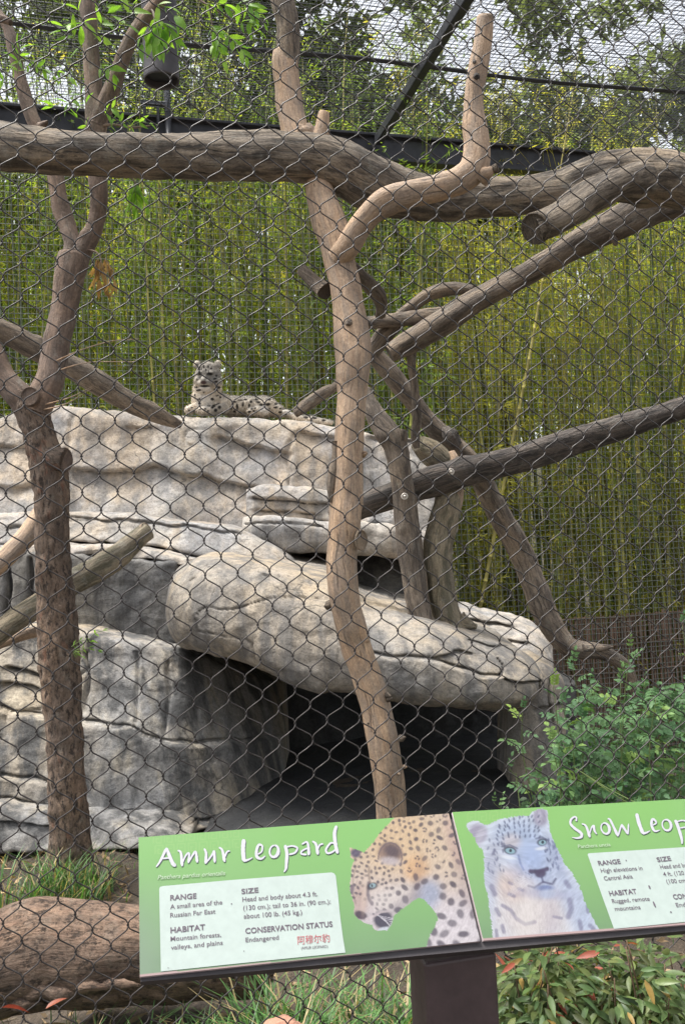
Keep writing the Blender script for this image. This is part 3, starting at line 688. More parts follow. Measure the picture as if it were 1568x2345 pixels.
# the deeper thicket reads as one mass
parts, lv = [], []
for i in range(640):
    s = g.uniform(-6.5, 8.5); off = 0.4 + 3.6 * g.random()
    V, F, col, P = culm_part(g.uniform(5.8, 8.2) - 0.6 * sstep(0.5, 4, s), g.uniform(0.010, 0.024), 1000 + i, 5, True)
    a, b = g.normal(0, 0.05, 2)
    V = V + rp(s, -0.3, off); V[:, 0] += a * V[:, 2]; V[:, 1] += b * V[:, 2]
    c = np.array([[0.15, 0.175, 0.045]]) * g.uniform(0.4, 2.2) * np.array([[g.uniform(0.9, 1.5), 1, 1]])
    parts.append((V, F, None, np.repeat(c, len(V), 0)))
V, F, _, C = join(parts)
thicket = thing('bamboo_thicket', rp(0, 0, 3), 'deep mass of bamboo stems and leaves at the back of the grove', 'bamboo'); thicket['kind'] = 'stuff'
tag(obj('culm_mass', mesh_np('culm_mass', V, F, BL_S, True, None, C), thicket), kind='stuff')
n = 42000
s = g.uniform(-6.5, 8.8, n); off = 0.8 + 3.6 * g.random(n) ** 0.8; z = 0.2 + 7.6 * g.random(n)
dens = fbm(np.stack([s * 0.9, off * 0.9, z * 0.8], -1), 3, 9)
keep = (dens > 0.0) & (z < 7.4 - 0.8 * sstep(0.0, 4.5, s) + 0.8 * vn(np.stack([s * 1.3, off, 0 * s], -1), 4))
s, off, z, dens = s[keep], off[keep], z[keep], dens[keep]; n = len(s)
base = REAR0 + S_DIR * s[:, None] + N_DIR * off[:, None] + np.array([0, 0, 1.0]) * z[:, None]
d = g.standard_normal((n, 3)) + np.array([0, 0, -0.9]); d /= np.linalg.norm(d, axis=1)[:, None]
V, F = leaf_quads(base, d, g.uniform(0.08, 0.15, n), g.uniform(0.015, 0.026, n), g)
mixy = np.clip(0.35 + 0.3 * dens + 0.15 * g.standard_normal(n) + 0.25 * sstep(-1, 4, s), 0, 1)[:, None]
C = (1 - mixy) * np.array([[0.12, 0.19, 0.035]]) + mixy * np.array([[0.42, 0.42, 0.07]])
tag(obj('leaf_mass', mesh_np('leaf_mass', V, F, BL_S, False, None, np.repeat(C, 4, 0)), thicket), kind='stuff')
# trees far behind close off the horizon
n = 260000
s = g.uniform(-11, 13, n); off = g.uniform(5.6, 8.0, n); z = -0.5 + 14.0 * g.random(n)
keep = fbm(np.stack([s * 0.55, off * 0.4, z * 0.55], -1), 4, 15) + 0.35 * sstep(-1, 1, 6.6 - z) > -0.42 + 0.16 * sstep(-3, 3, s) * sstep(6, 8, z) + 0.60 * sstep(10.2, 14.0, z + 1.4 * sstep(-1, 5, s)) * sstep(-3, 3, s)
s, off, z = s[keep], off[keep], z[keep]; n = len(s)
base = REAR0 + S_DIR * s[:, None] + N_DIR * off[:, None] + np.array([0, 0, 1.0]) * z[:, None]
d = g.standard_normal((n, 3)); d /= np.linalg.norm(d, axis=1)[:, None]
V, F = leaf_quads(base, d, g.uniform(0.12, 0.3, n) * (1 + 0.35 * sstep(6, 8, z)), g.uniform(0.05, 0.11, n) * (1 + 0.35 * sstep(6, 8, z)), g)
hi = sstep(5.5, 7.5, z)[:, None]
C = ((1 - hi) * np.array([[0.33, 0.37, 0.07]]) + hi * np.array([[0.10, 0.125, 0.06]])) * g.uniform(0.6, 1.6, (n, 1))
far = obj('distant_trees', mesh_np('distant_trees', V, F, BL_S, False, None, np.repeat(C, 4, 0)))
tag(far, 'sunlit green trees far behind the bamboo grove', 'trees', kind='stuff')
# pale wall glimpsed between the stems low at right
pw = thing('pale_wall', rp(2.4, 0, 5.7), 'pale pinkish wall glimpsed low between the bamboo stems at right', 'wall')
PALE = plain_mat('pale_render', (0.62, 0.56, 0.52), 0.85, 0, 0.1, 5)
bar('wall_face', rp(0.6, 1.5, 5.7), rp(6.5, 1.5, 5.7), 0.2, 3.3, PALE, pw)
bar('coping', rp(0.55, 3.21, 5.7), rp(6.55, 3.21, 5.7), 0.28, 0.09, PALE, pw)

# ------------------------------------------------------------------ reed screen at the foot of the rear fence
REED = wood_mat('reed', (0.26, 0.175, 0.125), (0.16, 0.105, 0.075), (0.06, 0.04, 0.028), (40, 40, 3), 0.6, 0.75, 0.003)
screen = thing('reed_screen', rear(1400, 1560, 0.1), 'brown reed screen tied along the foot of the rear fence behind the shrub', 'screen')
sL = (rear(1180, 1430, 0.07) - REAR0) @ S_DIR; sR = sL + 3.4
zT = rear(1400, 1408, 0.07)[2]
variants = []
for k in range(6):
    V, F, G = tube([[0.006 * math.sin(z * 3 + k), 0.004 * math.cos(z * 2 + k), z] for z in np.linspace(-2.2, 0, 9)], 0.0125, 6, 0.12, 20, k)
    variants.append(mesh_np('cane', V, F, REED, True, G))
s = sL; i = 0
while s < sR:
    me = variants[i % 6]
    p = rp(s, zT + g.normal(0, 0.012), 0.05 + 0.012 * (i % 2) + g.uniform(0, 0.01))
    M4 = Matrix.Translation(Vector(p)) @ Matrix.Rotation(g.normal(0, 0.006), 4, 'Y') @ Matrix.Rotation(g.uniform(0, 6.28), 4, 'Z') @ Matrix.Scale(g.uniform(0.75, 1.25), 4, (1, 0, 0))
    place('cane', me, screen, M4)
    s += g.uniform(0.024, 0.034); i += 1
for zz in np.arange(zT - 0.02, zT - 1.9, -0.33):
    V, F, G = tube([rp(q, zz + 0.012 * math.sin(q * 5), 0.03) for q in np.linspace(sL, sR, 30)], 0.009, 6, 0.15, 20, 3)
    obj('binding_cane', mesh_np('binding_cane', V, F, REED, True, G), screen)

# ------------------------------------------------------------------ dead wood
W_PALE = wood_mat('peeled_wood', (0.46, 0.335, 0.23), (0.335, 0.23, 0.152), (0.225, 0.185, 0.152), (20, 20, 1.8), 0.55, 0.75, 0.005, crack=0.6)
W_GREY = wood_mat('weathered_wood', (0.335, 0.28, 0.215), (0.205, 0.168, 0.128), (0.06, 0.048, 0.038), (24, 24, 1.6), 0.9, 0.85, 0.012, crack=0.9, lichen=0.35)
W_BRN = wood_mat('brown_wood', (0.27, 0.22, 0.17), (0.175, 0.14, 0.107), (0.07, 0.055, 0.045), (20, 20, 2.2), 0.8, 0.85, 0.010, crack=0.7, lichen=0.3)
W_DARK = wood_mat('dark_log', (0.15, 0.125, 0.108), (0.075, 0.062, 0.054), (0.022, 0.019, 0.018), (22, 22, 1.5), 0.85, 0.8, 0.010, crack=0.9, lichen=0.2)
W_CUT = wood_mat('cut_wood', (0.33, 0.26, 0.19), (0.25, 0.19, 0.135), (0.15, 0.115, 0.08), (30, 30, 30), 0.4, 0.85, 0.003)
W_BARK = wood_mat('live_bark', (0.31, 0.228, 0.168), (0.225, 0.158, 0.115), (0.13, 0.096, 0.073), (18, 18, 6), 0.6, 0.9, 0.010, bark=((0.05, 0.035, 0.027), (48, 48, 20), 0.6), lichen=0.3)
W_BARK2 = wood_mat('smooth_bark', (0.25, 0.182, 0.14), (0.175, 0.125, 0.097), (0.095, 0.07, 0.056), (14, 14, 5), 0.7, 0.85, 0.006, crack=0.4, lichen=0.3)
W_MOSS = wood_mat('mossy_wood', (0.33, 0.285, 0.20), (0.22, 0.178, 0.125), (0.08, 0.075, 0.045), (20, 20, 2.2), 0.8, 0.85, 0.010, crack=0.7, lichen=0.5)
def wood(name, pts, mat, parent=None, **kw):
    V, F, G = limb(pts, **kw)
    return obj(name, mesh_np(name, V, F, mat, True, G), parent)
def stub(name, x, y, d, w, dx, dy, dd, mat, parent, seed=0):
    """short knot or broken twig: from (x, y) outwards by (dx, dy), dd metres nearer"""
    return wood(name, [(x, y, d + 0.012, w * 1.7), (x + dx * 0.35, y + dy * 0.35, d + dd * 0.35, w * 1.15), (x + dx * 0.75, y + dy * 0.75, d + dd * 0.75, w * 0.7), (x + dx * 0.9, y + dy * 0.9, d + dd, w * 0.34)], mat, parent, ns=9, per=4, amp=0.3, freq=30, seed=seed)
def cut_face(x, y, d, w, h, nrm, parent, mat=None, name='cut_face'):
    """sawn end: a slightly domed disc with a raised rim"""
    n = Vector(nrm).normalized(); q = n.to_track_quat('Z', 'Y').to_matrix()
    c = W(x, y, d); k = d / FP
    V = []
    for r, z in ((1.0, -0.01), (1.02, 0.006), (0.93, 0.012), (0.84, 0.004), (0.5, 0.006), (0.03, 0.005)):
        for a in np.linspace(0, 2 * math.pi, 21)[:-1]:
            p = q @ Vector((w / 2 * k * r * math.cos(a), h / 2 * k * r * math.sin(a), z)); V.append([c[0] + p.x, c[1] + p.y, c[2] + p.z])
    ix = np.arange(120).reshape(6, 20)
    V = np.array(V)
    return obj(name, mesh_np(name, V, np.stack([ix[:-1], np.roll(ix[:-1], -1, 1), np.roll(ix[1:], -1, 1), ix[1:]], -1).reshape(-1, 4), mat or W_CUT, True, (V - c) * 6), parent)
def bolt(x, y, d, w, parent):
    BM = plain_mat('bolt_steel', (0.55, 0.50, 0.44), 0.45, 0.4)
    c = W(x, y, d); r = w * d / FP / 2
    prof = [(1.0, 0.012), (1.0, 0.0), (0.72, -0.004), (0.7, 0.004), (0.38, 0.004), (0.36, -0.012), (0.02, -0.014)]
    V = np.array([[[c[0] + r * q * math.cos(a), c[1] + z, c[2] + r * q * math.sin(a)] for a in np.linspace(0, 2 * math.pi, 17)[:-1]] for q, z in prof])
    ix = np.arange(len(prof) * 16).reshape(len(prof), 16)
    return obj('bolt', mesh_np('bolt', V, np.stack([ix[:-1], np.roll(ix[:-1], -1, 1), np.roll(ix[1:], -1, 1), ix[1:]], -1).reshape(-1, 4), BM), parent)

# big weathered log lying across the frame
log = thing('horizontal_log', W(780, 440, 4.3), 'thick weathered grey log slung level across the enclosure above the rocks', 'log')
wood('log_body', [(-170, 300, 4.25, 108), (-60, 322, 4.25, 108), (60, 338, 4.25, 104), (200, 350, 4.25, 102), (350, 358, 4.25, 104), (500, 362, 4.25, 112), (640, 366, 4.25, 122), (720, 374, 4.28, 128), (790, 396, 4.3, 130), (850, 428, 4.32, 124), (920, 450, 4.35, 108), (1010, 462, 4.4, 96), (1110, 460, 4.4, 92),
     (1200, 456, 4.4, 96), (1290, 440, 4.4, 100), (1380, 412, 4.4, 116), (1480, 408, 4.4, 120), (1580, 420, 4.4, 118), (1720, 450, 4.4, 116)], W_GREY, log, ns=32, amp=0.06, freq=9, seed=2, ridge=0.09, lump=0.05)
wood('side_limb', [(1228, 520, 4.28, 78), (1290, 492, 4.26, 84), (1360, 448, 4.28, 92), (1440, 420, 4.33, 92), (1540, 408, 4.4, 80)], W_GREY, log, ns=22, amp=0.08, freq=9, seed=3, ridge=0.09)
cut_face(1226, 522, 4.27, 84, 74, (-0.75, -0.45, -0.45), log, W_GREY)
wood('upright_limb', [(678, 318, 4.3, 62), (668, 270, 4.32, 58), (660, 200, 4.35, 60), (655, 150, 4.36, 62), (656, 118, 4.36, 56)], W_PALE, log, ns=16, amp=0.06, seed=4, lump=0.05)
wood('barked_top', [(656, 150, 4.36, 58), (656, 105, 4.36, 62), (655, 60, 4.36, 57), (645, 10, 4.36, 57), (640, -60, 4.36, 58), (632, -140, 4.36, 56)], W_BRN, log, ns=18, amp=0.08, seed=5, lump=0.05)
wood('snag', [(728, 330, 4.26, 50), (734, 300, 4.26, 40), (738, 272, 4.26, 32), (740, 258, 4.26, 26)], W_PALE, log, ns=12, seed=5, ridge=0.1)
stub('knot', 690, 305, 4.26, 30, -6, -20, -0.02, W_PALE, log)

# the tall peeled trunk in the middle
trunk = thing('peeled_dead_trunk', W(900, 2040, 4.15), 'tall peeled tan dead trunk with small knots standing in the middle', 'tree')
wood('trunk', [(912, 2080, 4.15, 80), (905, 1980, 4.15, 74), (898, 1880, 4.15, 72), (890, 1760, 4.15, 78), (872, 1650, 4.15, 76), (845, 1560, 4.13, 74), (815, 1470, 4.12, 72), (796, 1380, 4.1, 76), (786, 1290, 4.1, 74), (787, 1200, 4.1, 76), (790, 1130, 4.1, 78), (796, 1060, 4.1, 74), (804, 980, 4.1, 76), (808, 900, 4.12, 78), (806, 820, 4.12, 84), (800, 740, 4.14, 78), (790, 660, 4.16, 68), (778, 600, 4.18, 70), (768, 550, 4.2, 74), (750, 500, 4.22, 72), (738, 460, 4.24, 66), (728, 410, 4.3, 62)],
     W_PALE, trunk, ns=26, amp=0.05, freq=8, seed=6, lump=0.05)
wood('branch', [(775, 590, 4.16, 50), (800, 560, 4.12, 56), (830, 515, 4.08, 56), (880, 468, 4.04, 58), (940, 440, 4.0, 56), (1010, 425, 3.98, 56), (1060, 408, 3.98, 62), (1090, 380, 3.98, 64), (1095, 330, 3.98, 56), (1088, 270, 3.98, 50), (1086, 210, 3.98, 44), (1094, 140, 3.98, 46), (1106, 80, 3.98, 42), (1112, 40, 3.98, 38)], W_PALE, trunk, ns=20, amp=0.05, freq=8, seed=7, lump=0.05)
cut_face(1112, 41, 3.98, 38, 34, (0.1, -0.3, 1), trunk)
stub('knot', 1100, 400, 3.96, 28, 34, -14, -0.02, W_PALE, trunk, 1); cut_face(1134, 386, 3.94, 22, 22, (0.9, -0.4, 0.3), trunk, W_BRN)
wood('snag', [(745, 668, 4.2, 40), (725, 650, 4.24, 34), (708, 632, 4.26, 30), (692, 616, 4.28, 26)], W_BRN, trunk, ns=12, seed=8)
for (x, y, w, dx, dy) in ((1066, 240, 12, -8, 4), (1072, 404, 14, 2, 6), (885, 1590, 16, 12, 6), (850, 1556, 13, 2, 6), (888, 1600, 13, 14, -2), (918, 1690, 13, 14, -3), (846, 1655, 10, -8, 2), (878, 1680, 9, -4, 4),
                         (925, 1755, 10, 10, 0), (838, 1470, 10, 10, -4), (824, 1150, 14, 10, 8), (756, 1385, 26, -18, 4), (800, 1340, 12, 6, 4), (910, 1770, 9, 8, 3), (880, 1725, 9, -3, 4), (830, 1040, 16, 14, -4)):
    stub('knot', x, y, 4.09, w * 0.62, dx * 0.8, dy * 0.8, -0.022, W_PALE if x % 3 else W_BRN, trunk, int(x))
cut_face(826, 1236, 4.02, 30, 48, (0.35, -0.9, -0.1), trunk, name='knot')
stub('knot', 798, 738, 4.06, 14, -4, 4, -0.02, W_BRN, trunk, 9)
stub('knot', 1090, 175, 3.95, 12, 1, 4, -0.01, W_DARK, trunk, 10); stub('knot', 1086, 140, 3.95, 9, 0, 5, -0.01, W_DARK, trunk, 11)
# bark strip still clinging to the trunk
wood('bark_strip', [(766, 1010, 4.07, 12), (766, 1060, 4.06, 20), (760, 1110, 4.06, 22), (758, 1150, 4.07, 12)], W_BRN, trunk, ns=8, amp=0.3, freq=18, seed=12)
# long pale branch rising to the right
lb = thing('slanting_branch', W(900, 800, 5.4), 'long brown branch slanting up to the right behind the peeled trunk', 'branch')
wood('branch_body', [(893, 806, 5.4, 44), (930, 785, 5.4, 52), (1000, 745, 5.35, 56), (1080, 695, 5.3, 58), (1160, 650, 5.25, 58), (1240, 608, 5.2, 60), (1320, 560, 5.15, 64), (1400, 518, 5.1, 72), (1480, 478, 5.05, 82), (1570, 450, 5.0, 84), (1700, 420, 4.9, 84)], W_BRN, lb, ns=22, amp=0.08, freq=8, seed=13, ridge=0.05)
wood('side_branch', [(840, 742, 5.5, 28), (900, 734, 5.46, 32), (960, 728, 5.42, 34), (1030, 716, 5.36, 36), (1090, 700, 5.32, 40)], W_BRN, lb, ns=14, seed=14)
wood('side_branch', [(850, 810, 5.6, 40), (872, 780, 5.58, 40), (905, 745, 5.55, 36), (940, 705, 5.52, 34), (985, 672, 5.5, 34), (1040, 662, 5.45, 32), (1085, 664, 5.4, 22)], W_BRN, lb, ns=14, seed=15, lump=0.08)
stub('twig', 1400, 540, 5.05, 14, 12, 24, 0, W_BRN, lb, 2); stub('twig', 1430, 520, 5.05, 18, 44, -6, 0, W_BRN, lb, 3)
cr = thing('crooked_branch', W(820, 640, 4.5), 'short crooked branch curving down beside the peeled trunk', 'branch')
wood('branch_body', [(800, 606, 4.4, 26), (825, 632, 4.5, 30), (852, 660, 4.6, 32), (870, 690, 4.7, 28), (870, 722, 4.8, 22)], W_BRN, cr, ns=14, seed=16)
# dark log rising to the right
dl = thing('dark_leaning_log', W(820, 1160, 5.9), 'dark stained log rising from behind the trunk to the right edge', 'log')
wood('log_body', [(760, 1186, 5.95, 64), (840, 1152, 5.9, 66), (930, 1122, 5.88, 66), (1030, 1092, 5.85, 66), (1130, 1064, 5.82, 64), (1230, 1036, 5.8, 60), (1330, 1004, 5.78, 58), (1430, 974, 5.76, 58), (1520, 945, 5.74, 56), (1600, 918, 5.7, 56), (1720, 878, 5.65, 56)], W_DARK, dl, ns=24, amp=0.06, freq=8, seed=17, ridge=0.06)
bolt(1032, 1080, 5.66, 16, dl)
# upright posts on the ledge
up1 = thing('forked_post', W(955, 1415, 5.75), 'dark brown upright post bolted to the leaning log on the ledge', 'post')
wood('post_body', [(972, 1440, 5.72, 50), (958, 1390, 5.72, 52), (946, 1310, 5.72, 54), (934, 1220, 5.72, 52), (925, 1130, 5.7, 52), (914, 1060, 5.7, 54), (902, 1015, 5.7, 56), (880, 985, 5.7, 54), (858, 955, 5.72, 48), (842, 920, 5.75, 40), (832, 895, 5.78, 36)], W_BRN, up1, ns=20, amp=0.08, freq=8, seed=18, ridge=0.08)
wood('snag', [(908, 1020, 5.68, 46), (914, 1000, 5.66, 38), (916, 984, 5.66, 28)], W_BRN, up1, ns=10, seed=19)
bolt(926, 1136, 5.58, 16, up1)
up2 = thing('mossy_forked_stump', W(1020, 1430, 5.95), 'pale mossy forked stump standing on the end of the ledge', 'stump')
wood('stump_body', [(1040, 1470, 5.9, 84), (1022, 1420, 5.9, 66), (1008, 1350, 5.9, 62), (1002, 1290, 5.9, 66), (1006, 1230, 5.92, 76), (1020, 1180, 5.95, 74), (1030, 1130, 6.0, 60), (1030, 1090, 6.05, 58), (1014, 1060, 6.05, 62), (985, 1034, 6.0, 66), (958, 1014, 5.96, 44)], W_MOSS, up2, ns=24, amp=0.07, freq=8, seed=20, lump=0.08)
wood('side_stem', [(972, 1420, 5.8, 26), (962, 1340, 5.82, 34), (952, 1250, 5.84, 34), (944, 1180, 5.84, 30), (940, 1120, 5.84, 24)], W_BRN, up2, ns=12, seed=21)
for x, y, a, b in ((1045, 1440, 36, 26), (1000, 1440, -20, 20), (1055, 1425, 40, 12)): stub('root', x, y, 5.86, 26, a, b, -0.03, W_MOSS, up2, x)
wood('fork_limb', [(1012, 1210, 5.92, 40), (1035, 1160, 5.96, 36), (1044, 1110, 6.0, 34), (1040, 1060, 6.02, 30), (1030, 1035, 6.04, 24)], W_PALE, up2, ns=12, seed=22)
st = thing('thin_stick', W(950, 1020, 5.6), 'thin reddish stick hanging straight down from the slanting branch', 'stick')
wood('stick_body', [(944, 770, 5.42, 24), (942, 830, 5.46, 20), (950, 890, 5.5, 18), (955, 950, 5.55, 20), (952, 1000, 5.6, 22), (956, 1024, 5.62, 14)], W_BRN, st, ns=12, seed=23)
# long pole from the trunk down to the right
fl = thing('long_leaning_pole', W(1420, 1560, 6.6), 'long dark crooked branch leaning from the trunk down to the reed screen', 'branch')
wood('pole_body', [(848, 800, 6.0, 38), (890, 850, 6.05, 40), (940, 910, 6.1, 42), (990, 970, 6.15, 46), (1040, 1018, 6.2, 52), (1080, 1070, 6.25, 54), (1110, 1118, 6.3, 54), (1150, 1190, 6.35, 54), (1190, 1265, 6.4, 52), (1225, 1350, 6.4, 54), (1258, 1430, 6.4, 58), (1300, 1480, 6.4, 50), (1370, 1492, 6.4, 40), (1420, 1520, 6.45, 34), (1446, 1570, 6.5, 32), (1470, 1640, 6.6, 30)], W_BRN, fl, ns=20, amp=0.08, freq=8, seed=24, ridge=0.06, lump=0.06)
stub('knot', 1030, 1000, 6.1, 30, 16, -10, -0.04, W_DARK, fl, 4); stub('twig', 1330, 1486, 6.36, 18, 80, -6, 0, W_BRN, fl, 5)
# stub behind the leopard
sb = thing('stub_by_leopard', W(690, 950, 7.9), 'short brown broken branch resting on the rock beside the leopard', 'branch')
wood('branch_body', [(676, 946, 8.0, 26), (705, 926, 7.95, 30), (740, 902, 7.9, 28), (768, 884, 7.85, 20), (790, 850, 7.8, 16)], W_BRN, sb, ns=12, seed=25)
# logs at the left
hl = thing('sloping_log', W(400, 970, 7.95), 'grey brown log sloping down from the left onto the upper rock', 'log')
wood('log_body', [(-120, 702, 6.6, 50), (0, 760, 6.8, 52), (100, 808, 7.0, 52), (200, 862, 7.25, 50), (280, 908, 7.5, 48), (340, 940, 7.7, 42), (385, 962, 7.85, 30), (412, 972, 7.95, 18)], W_BRN, hl, ns=18, amp=0.07, freq=8, seed=26, ridge=0.05)
ml = thing('mossy_short_log', W(300, 1240, 5.9), 'short mossy log propped against the rock behind the left tree', 'log')
wood('log_body', [(-120, 1530, 5.0, 64), (-20, 1462, 5.1, 62), (80, 1392, 5.25, 60), (180, 1324, 5.4, 56), (260, 1270, 5.55, 54), (334, 1216, 5.7, 40)], W_MOSS, ml, ns=20, amp=0.08, freq=8, seed=27, ridge=0.07)
cut_face(334, 1216, 5.68, 34, 40, (0.8, -0.5, 0.3), ml)
pl_ = thing('pale_peeled_limb', W(20, 1290, 5.2), 'pale peeled limb at the left edge behind the left tree', 'branch')
wood('limb_body', [(-110, 1385, 5.1, 44), (-20, 1308, 5.15, 42), (40, 1252, 5.2, 42), (80, 1206, 5.25, 46), (120, 1150, 5.3, 44)], W_PALE, pl_, ns=16, amp=0.08, seed=28)
pk = thing('pinkish_branch', W(40, 1460, 5.3), 'small pinkish branch end under the mossy log at left', 'branch')
wood('branch_body', [(-40, 1490, 5.3, 24), (20, 1468, 5.3, 24), (60, 1450, 5.3, 24), (110, 1442, 5.3, 20)], W_PALE, pk, ns=12, seed=29)

# ------------------------------------------------------------------ the living tree at left
TREE_BASE = W(150, 1975, 4.6)
tree = thing('left_tree', TREE_BASE, 'living brown barked tree with pruned scars and green sprigs at the left', 'tree')
wood('trunk', [(170, 2060, 4.6, 100), (162, 1960, 4.6, 92), (157, 1880, 4.6, 84), (150, 1780, 4.6, 82), (142, 1680, 4.6, 84), (136, 1600, 4.6, 82), (130, 1500, 4.6, 84), (124, 1400, 4.6, 84), (120, 1300, 4.6, 80), (118, 1200, 4.6, 78), (118, 1120, 4.6, 80), (108, 1050, 4.6, 80), (90, 990, 4.6, 74), (74, 940, 4.6, 76), (72, 905, 4.6, 70)],
     W_BARK, tree, ns=48, amp=0.07, freq=26, seed=30, lump=0.03, ridge=0.10, org=0.45)
wood('fork', [(68, 950, 4.6, 58), (50, 915, 4.6, 62), (24, 888, 4.6, 52), (6, 860, 4.6, 46), (-10, 820, 4.6, 46), (-30, 760, 4.6, 42), (-60, 660, 4.6, 40)], W_BARK2, tree, ns=20, amp=0.08, freq=10, seed=31)
wood('fork', [(82, 945, 4.58, 54), (98, 905, 4.58, 58), (116, 870, 4.58, 60), (128, 820, 4.6, 56), (138, 750, 4.6, 56), (148, 680, 4.6, 58), (156, 630, 4.6, 62), (168, 585, 4.62, 66)], W_BARK2, tree, ns=22, amp=0.06, freq=10, seed=32, lump=0.06)
wood('limb', [(160, 600, 4.62, 48), (168, 560, 4.64, 42), (158, 520, 4.66, 38), (140, 470, 4.68, 40), (130, 410, 4.7, 40), (110, 340, 4.7, 36), (80, 285, 4.7, 34), (62, 235, 4.7, 36), (46, 180, 4.7, 30), (34, 120, 4.7, 30), (18, 60, 4.72, 26), (-10, 20, 4.74, 24)], W_BARK2, tree, ns=18, amp=0.07, freq=10, seed=33)
wood('limb', [(178, 600, 4.62, 50), (200, 560, 4.62, 46), (222, 510, 4.62, 42), (228, 460, 4.62, 40), (222, 400, 4.62, 40), (218, 330, 4.62, 44), (222, 270, 4.62, 48), (216, 200, 4.62, 40), (212, 120, 4.62, 40), (206, 40, 4.62, 38), (200, -60, 4.62, 36), (190, -160, 4.62, 30)], W_BARK2, tree, ns=18, amp=0.06, freq=10, seed=34, ridge=0.06)
wood('limb', [(224, 285, 4.6, 40), (244, 235, 4.58, 40), (262, 190, 4.56, 36), (284, 130, 4.54, 36), (312, 70, 4.52, 36), (344, 24, 4.5, 36), (390, -30, 4.48, 34), (450, -110, 4.45, 30)], W_BARK2, tree, ns=18, amp=0.06, freq=10, seed=35, ridge=0.08)
cut_face(70, 908, 4.49, 44, 46, (-0.05, -1, 0.1), tree, W_BARK2, 'pruning_scar')
cut_face(150, 1052, 4.52, 34, 56, (0.55, -0.85, 0.05), tree, W_BARK2, 'pruning_scar')
wood('twig_stub', [(100, 1040, 4.56, 40), (130, 1050, 4.54, 52), (150, 1054, 4.53, 48)], W_BARK, tree, ns=14, per=5, seed=36)
stub('twig_stub', 92, 290, 4.6, 12, 20, -14, -0.05, W_BARK2, tree, 6)
wood('limb', [(-40, 30, 4.4, 22), (-10, 38, 4.4, 22), (12, 44, 4.4, 20), (26, 52, 4.4, 14)], W_BARK2, tree, ns=12, seed=37)
wood('twig', [(228, 290, 4.6, 8), (260, 285, 4.56, 6), (300, 292, 4.54, 5), (345, 288, 4.5, 3)], W_BARK2, tree, ns=6, seed=38)
for pts in ([(120, 830, 4.56, 4), (190, 800, 4.3, 3), (260, 780, 4.2, 2), (320, 776, 4.15, 1.5)], [(128, 850, 4.56, 4), (200, 830, 4.3, 3), (310, 828, 4.15, 1.5)], [(90, 930, 4.56, 4), (160, 910, 4.4, 3), (210, 886, 4.3, 2)], [(90, 940, 4.56, 4), (150, 925, 4.4, 3), (210, 890, 4.3, 1.5)]):
    wood('dry_twig', pts, W_PALE, tree, ns=5, seed=39)

# ------------------------------------------------------------------ leaves
def blade(L, w, fold=0.12, droop=0.15, teeth=0, n=5):
    """leaf along +X with a folded midrib; verts, quads"""
    t = np.linspace(0, 1, n + 1)
    prof = np.sin(math.pi * np.clip(t, 0, 1) ** 0.8) ** 0.9; prof[0], prof[-1] = 0.06, 0.0
    if teeth: prof = prof * (1 + teeth * np.where(np.arange(n + 1) % 2, 1, -1))
    V = []
    for a, p in zip(t, prof):
        z = -droop * L * a * a
        V += [[a * L, -p * w / 2, z + fold * p * w], [a * L, 0, z], [a * L, p * w / 2, z + fold * p * w]]
    F = []
    for i in range(n): F += [[3 * i, 3 * i + 1, 3 * i + 4, 3 * i + 3], [3 * i + 1, 3 * i + 2, 3 * i + 5, 3 * i + 4]]
    return np.array(V), np.array(F)
def xf(V, loc, d, up, roll=0.0, sc=1.0):
    d = np.asarray(d, float); d = d / np.linalg.norm(d)
    y = np.cross(up, d); y = y / (np.linalg.norm(y) + 1e-9); z = np.cross(d, y)
    if roll: y, z = y * math.cos(roll) + z * math.sin(roll), z * math.cos(roll) - y * math.sin(roll)
    return np.asarray(loc) + sc * (V[:, :1] * d + V[:, 1:2] * y + V[:, 2:3] * z)
def mat4(loc, d, up, roll=0.0, sc=1.0):
    d = Vector([float(v) for v in d]).normalized(); u = Vector([float(v) for v in up]); y = u.cross(d)
    if y.length < 1e-4: y = Vector((1, 0, 0)).cross(d)
    y.normalize(); z = d.cross(y)
    R3 = Matrix((d, y, z)).transposed().to_4x4()
    return Matrix.Translation(Vector([float(v) for v in loc])) @ R3 @ Matrix.Rotation(roll, 4, 'X') @ Matrix.Scale(sc, 4)
LF_BRIGHT = leaf_mat('fresh_leaf', [(0.0, (0.13, 0.27, 0.045)), (0.5, (0.19, 0.36, 0.05)), (1.0, (0.27, 0.45, 0.07))], 0.55, 0.45)
LF_MID = leaf_mat('shrub_leaf', [(0.0, (0.055, 0.125, 0.055)), (0.45, (0.09, 0.18, 0.075)), (0.85, (0.135, 0.24, 0.085)), (1.0, (0.24, 0.35, 0.07))], 0.25, 0.6)
LF_DRY = leaf_mat('dry_leaf', [(0.0, (0.25, 0.16, 0.06)), (1.0, (0.42, 0.30, 0.11))], 0.35, 0.7, tcol=(1.2, 1.0, 0.7))
LF_NAN = leaf_mat('nandina_leaf', [(0.0, (0.04, 0.075, 0.026)), (0.5, (0.07, 0.12, 0.038)), (0.84, (0.125, 0.175, 0.055)), (0.94, (0.20, 0.18, 0.06)), (0.98, (0.24, 0.12, 0.07)), (1.0, (0.22, 0.06, 0.045))], 0.25, 0.4, tcol=(1.3, 1.2, 0.6))
LF_RED = leaf_mat('red_leaf', [(0.0, (0.20, 0.05, 0.035)), (0.6, (0.28, 0.09, 0.05)), (1.0, (0.26, 0.18, 0.07))], 0.35, 0.45, tcol=(1.4, 0.9, 0.6))
LF_WIL = leaf_mat('willow_leaf', [(0.0, (0.09, 0.11, 0.055)), (1.0, (0.20, 0.21, 0.13))], 0.3, 0.6)
GRASS = leaf_mat('grass_blade', None, 0.35, 0.5, attr=True)
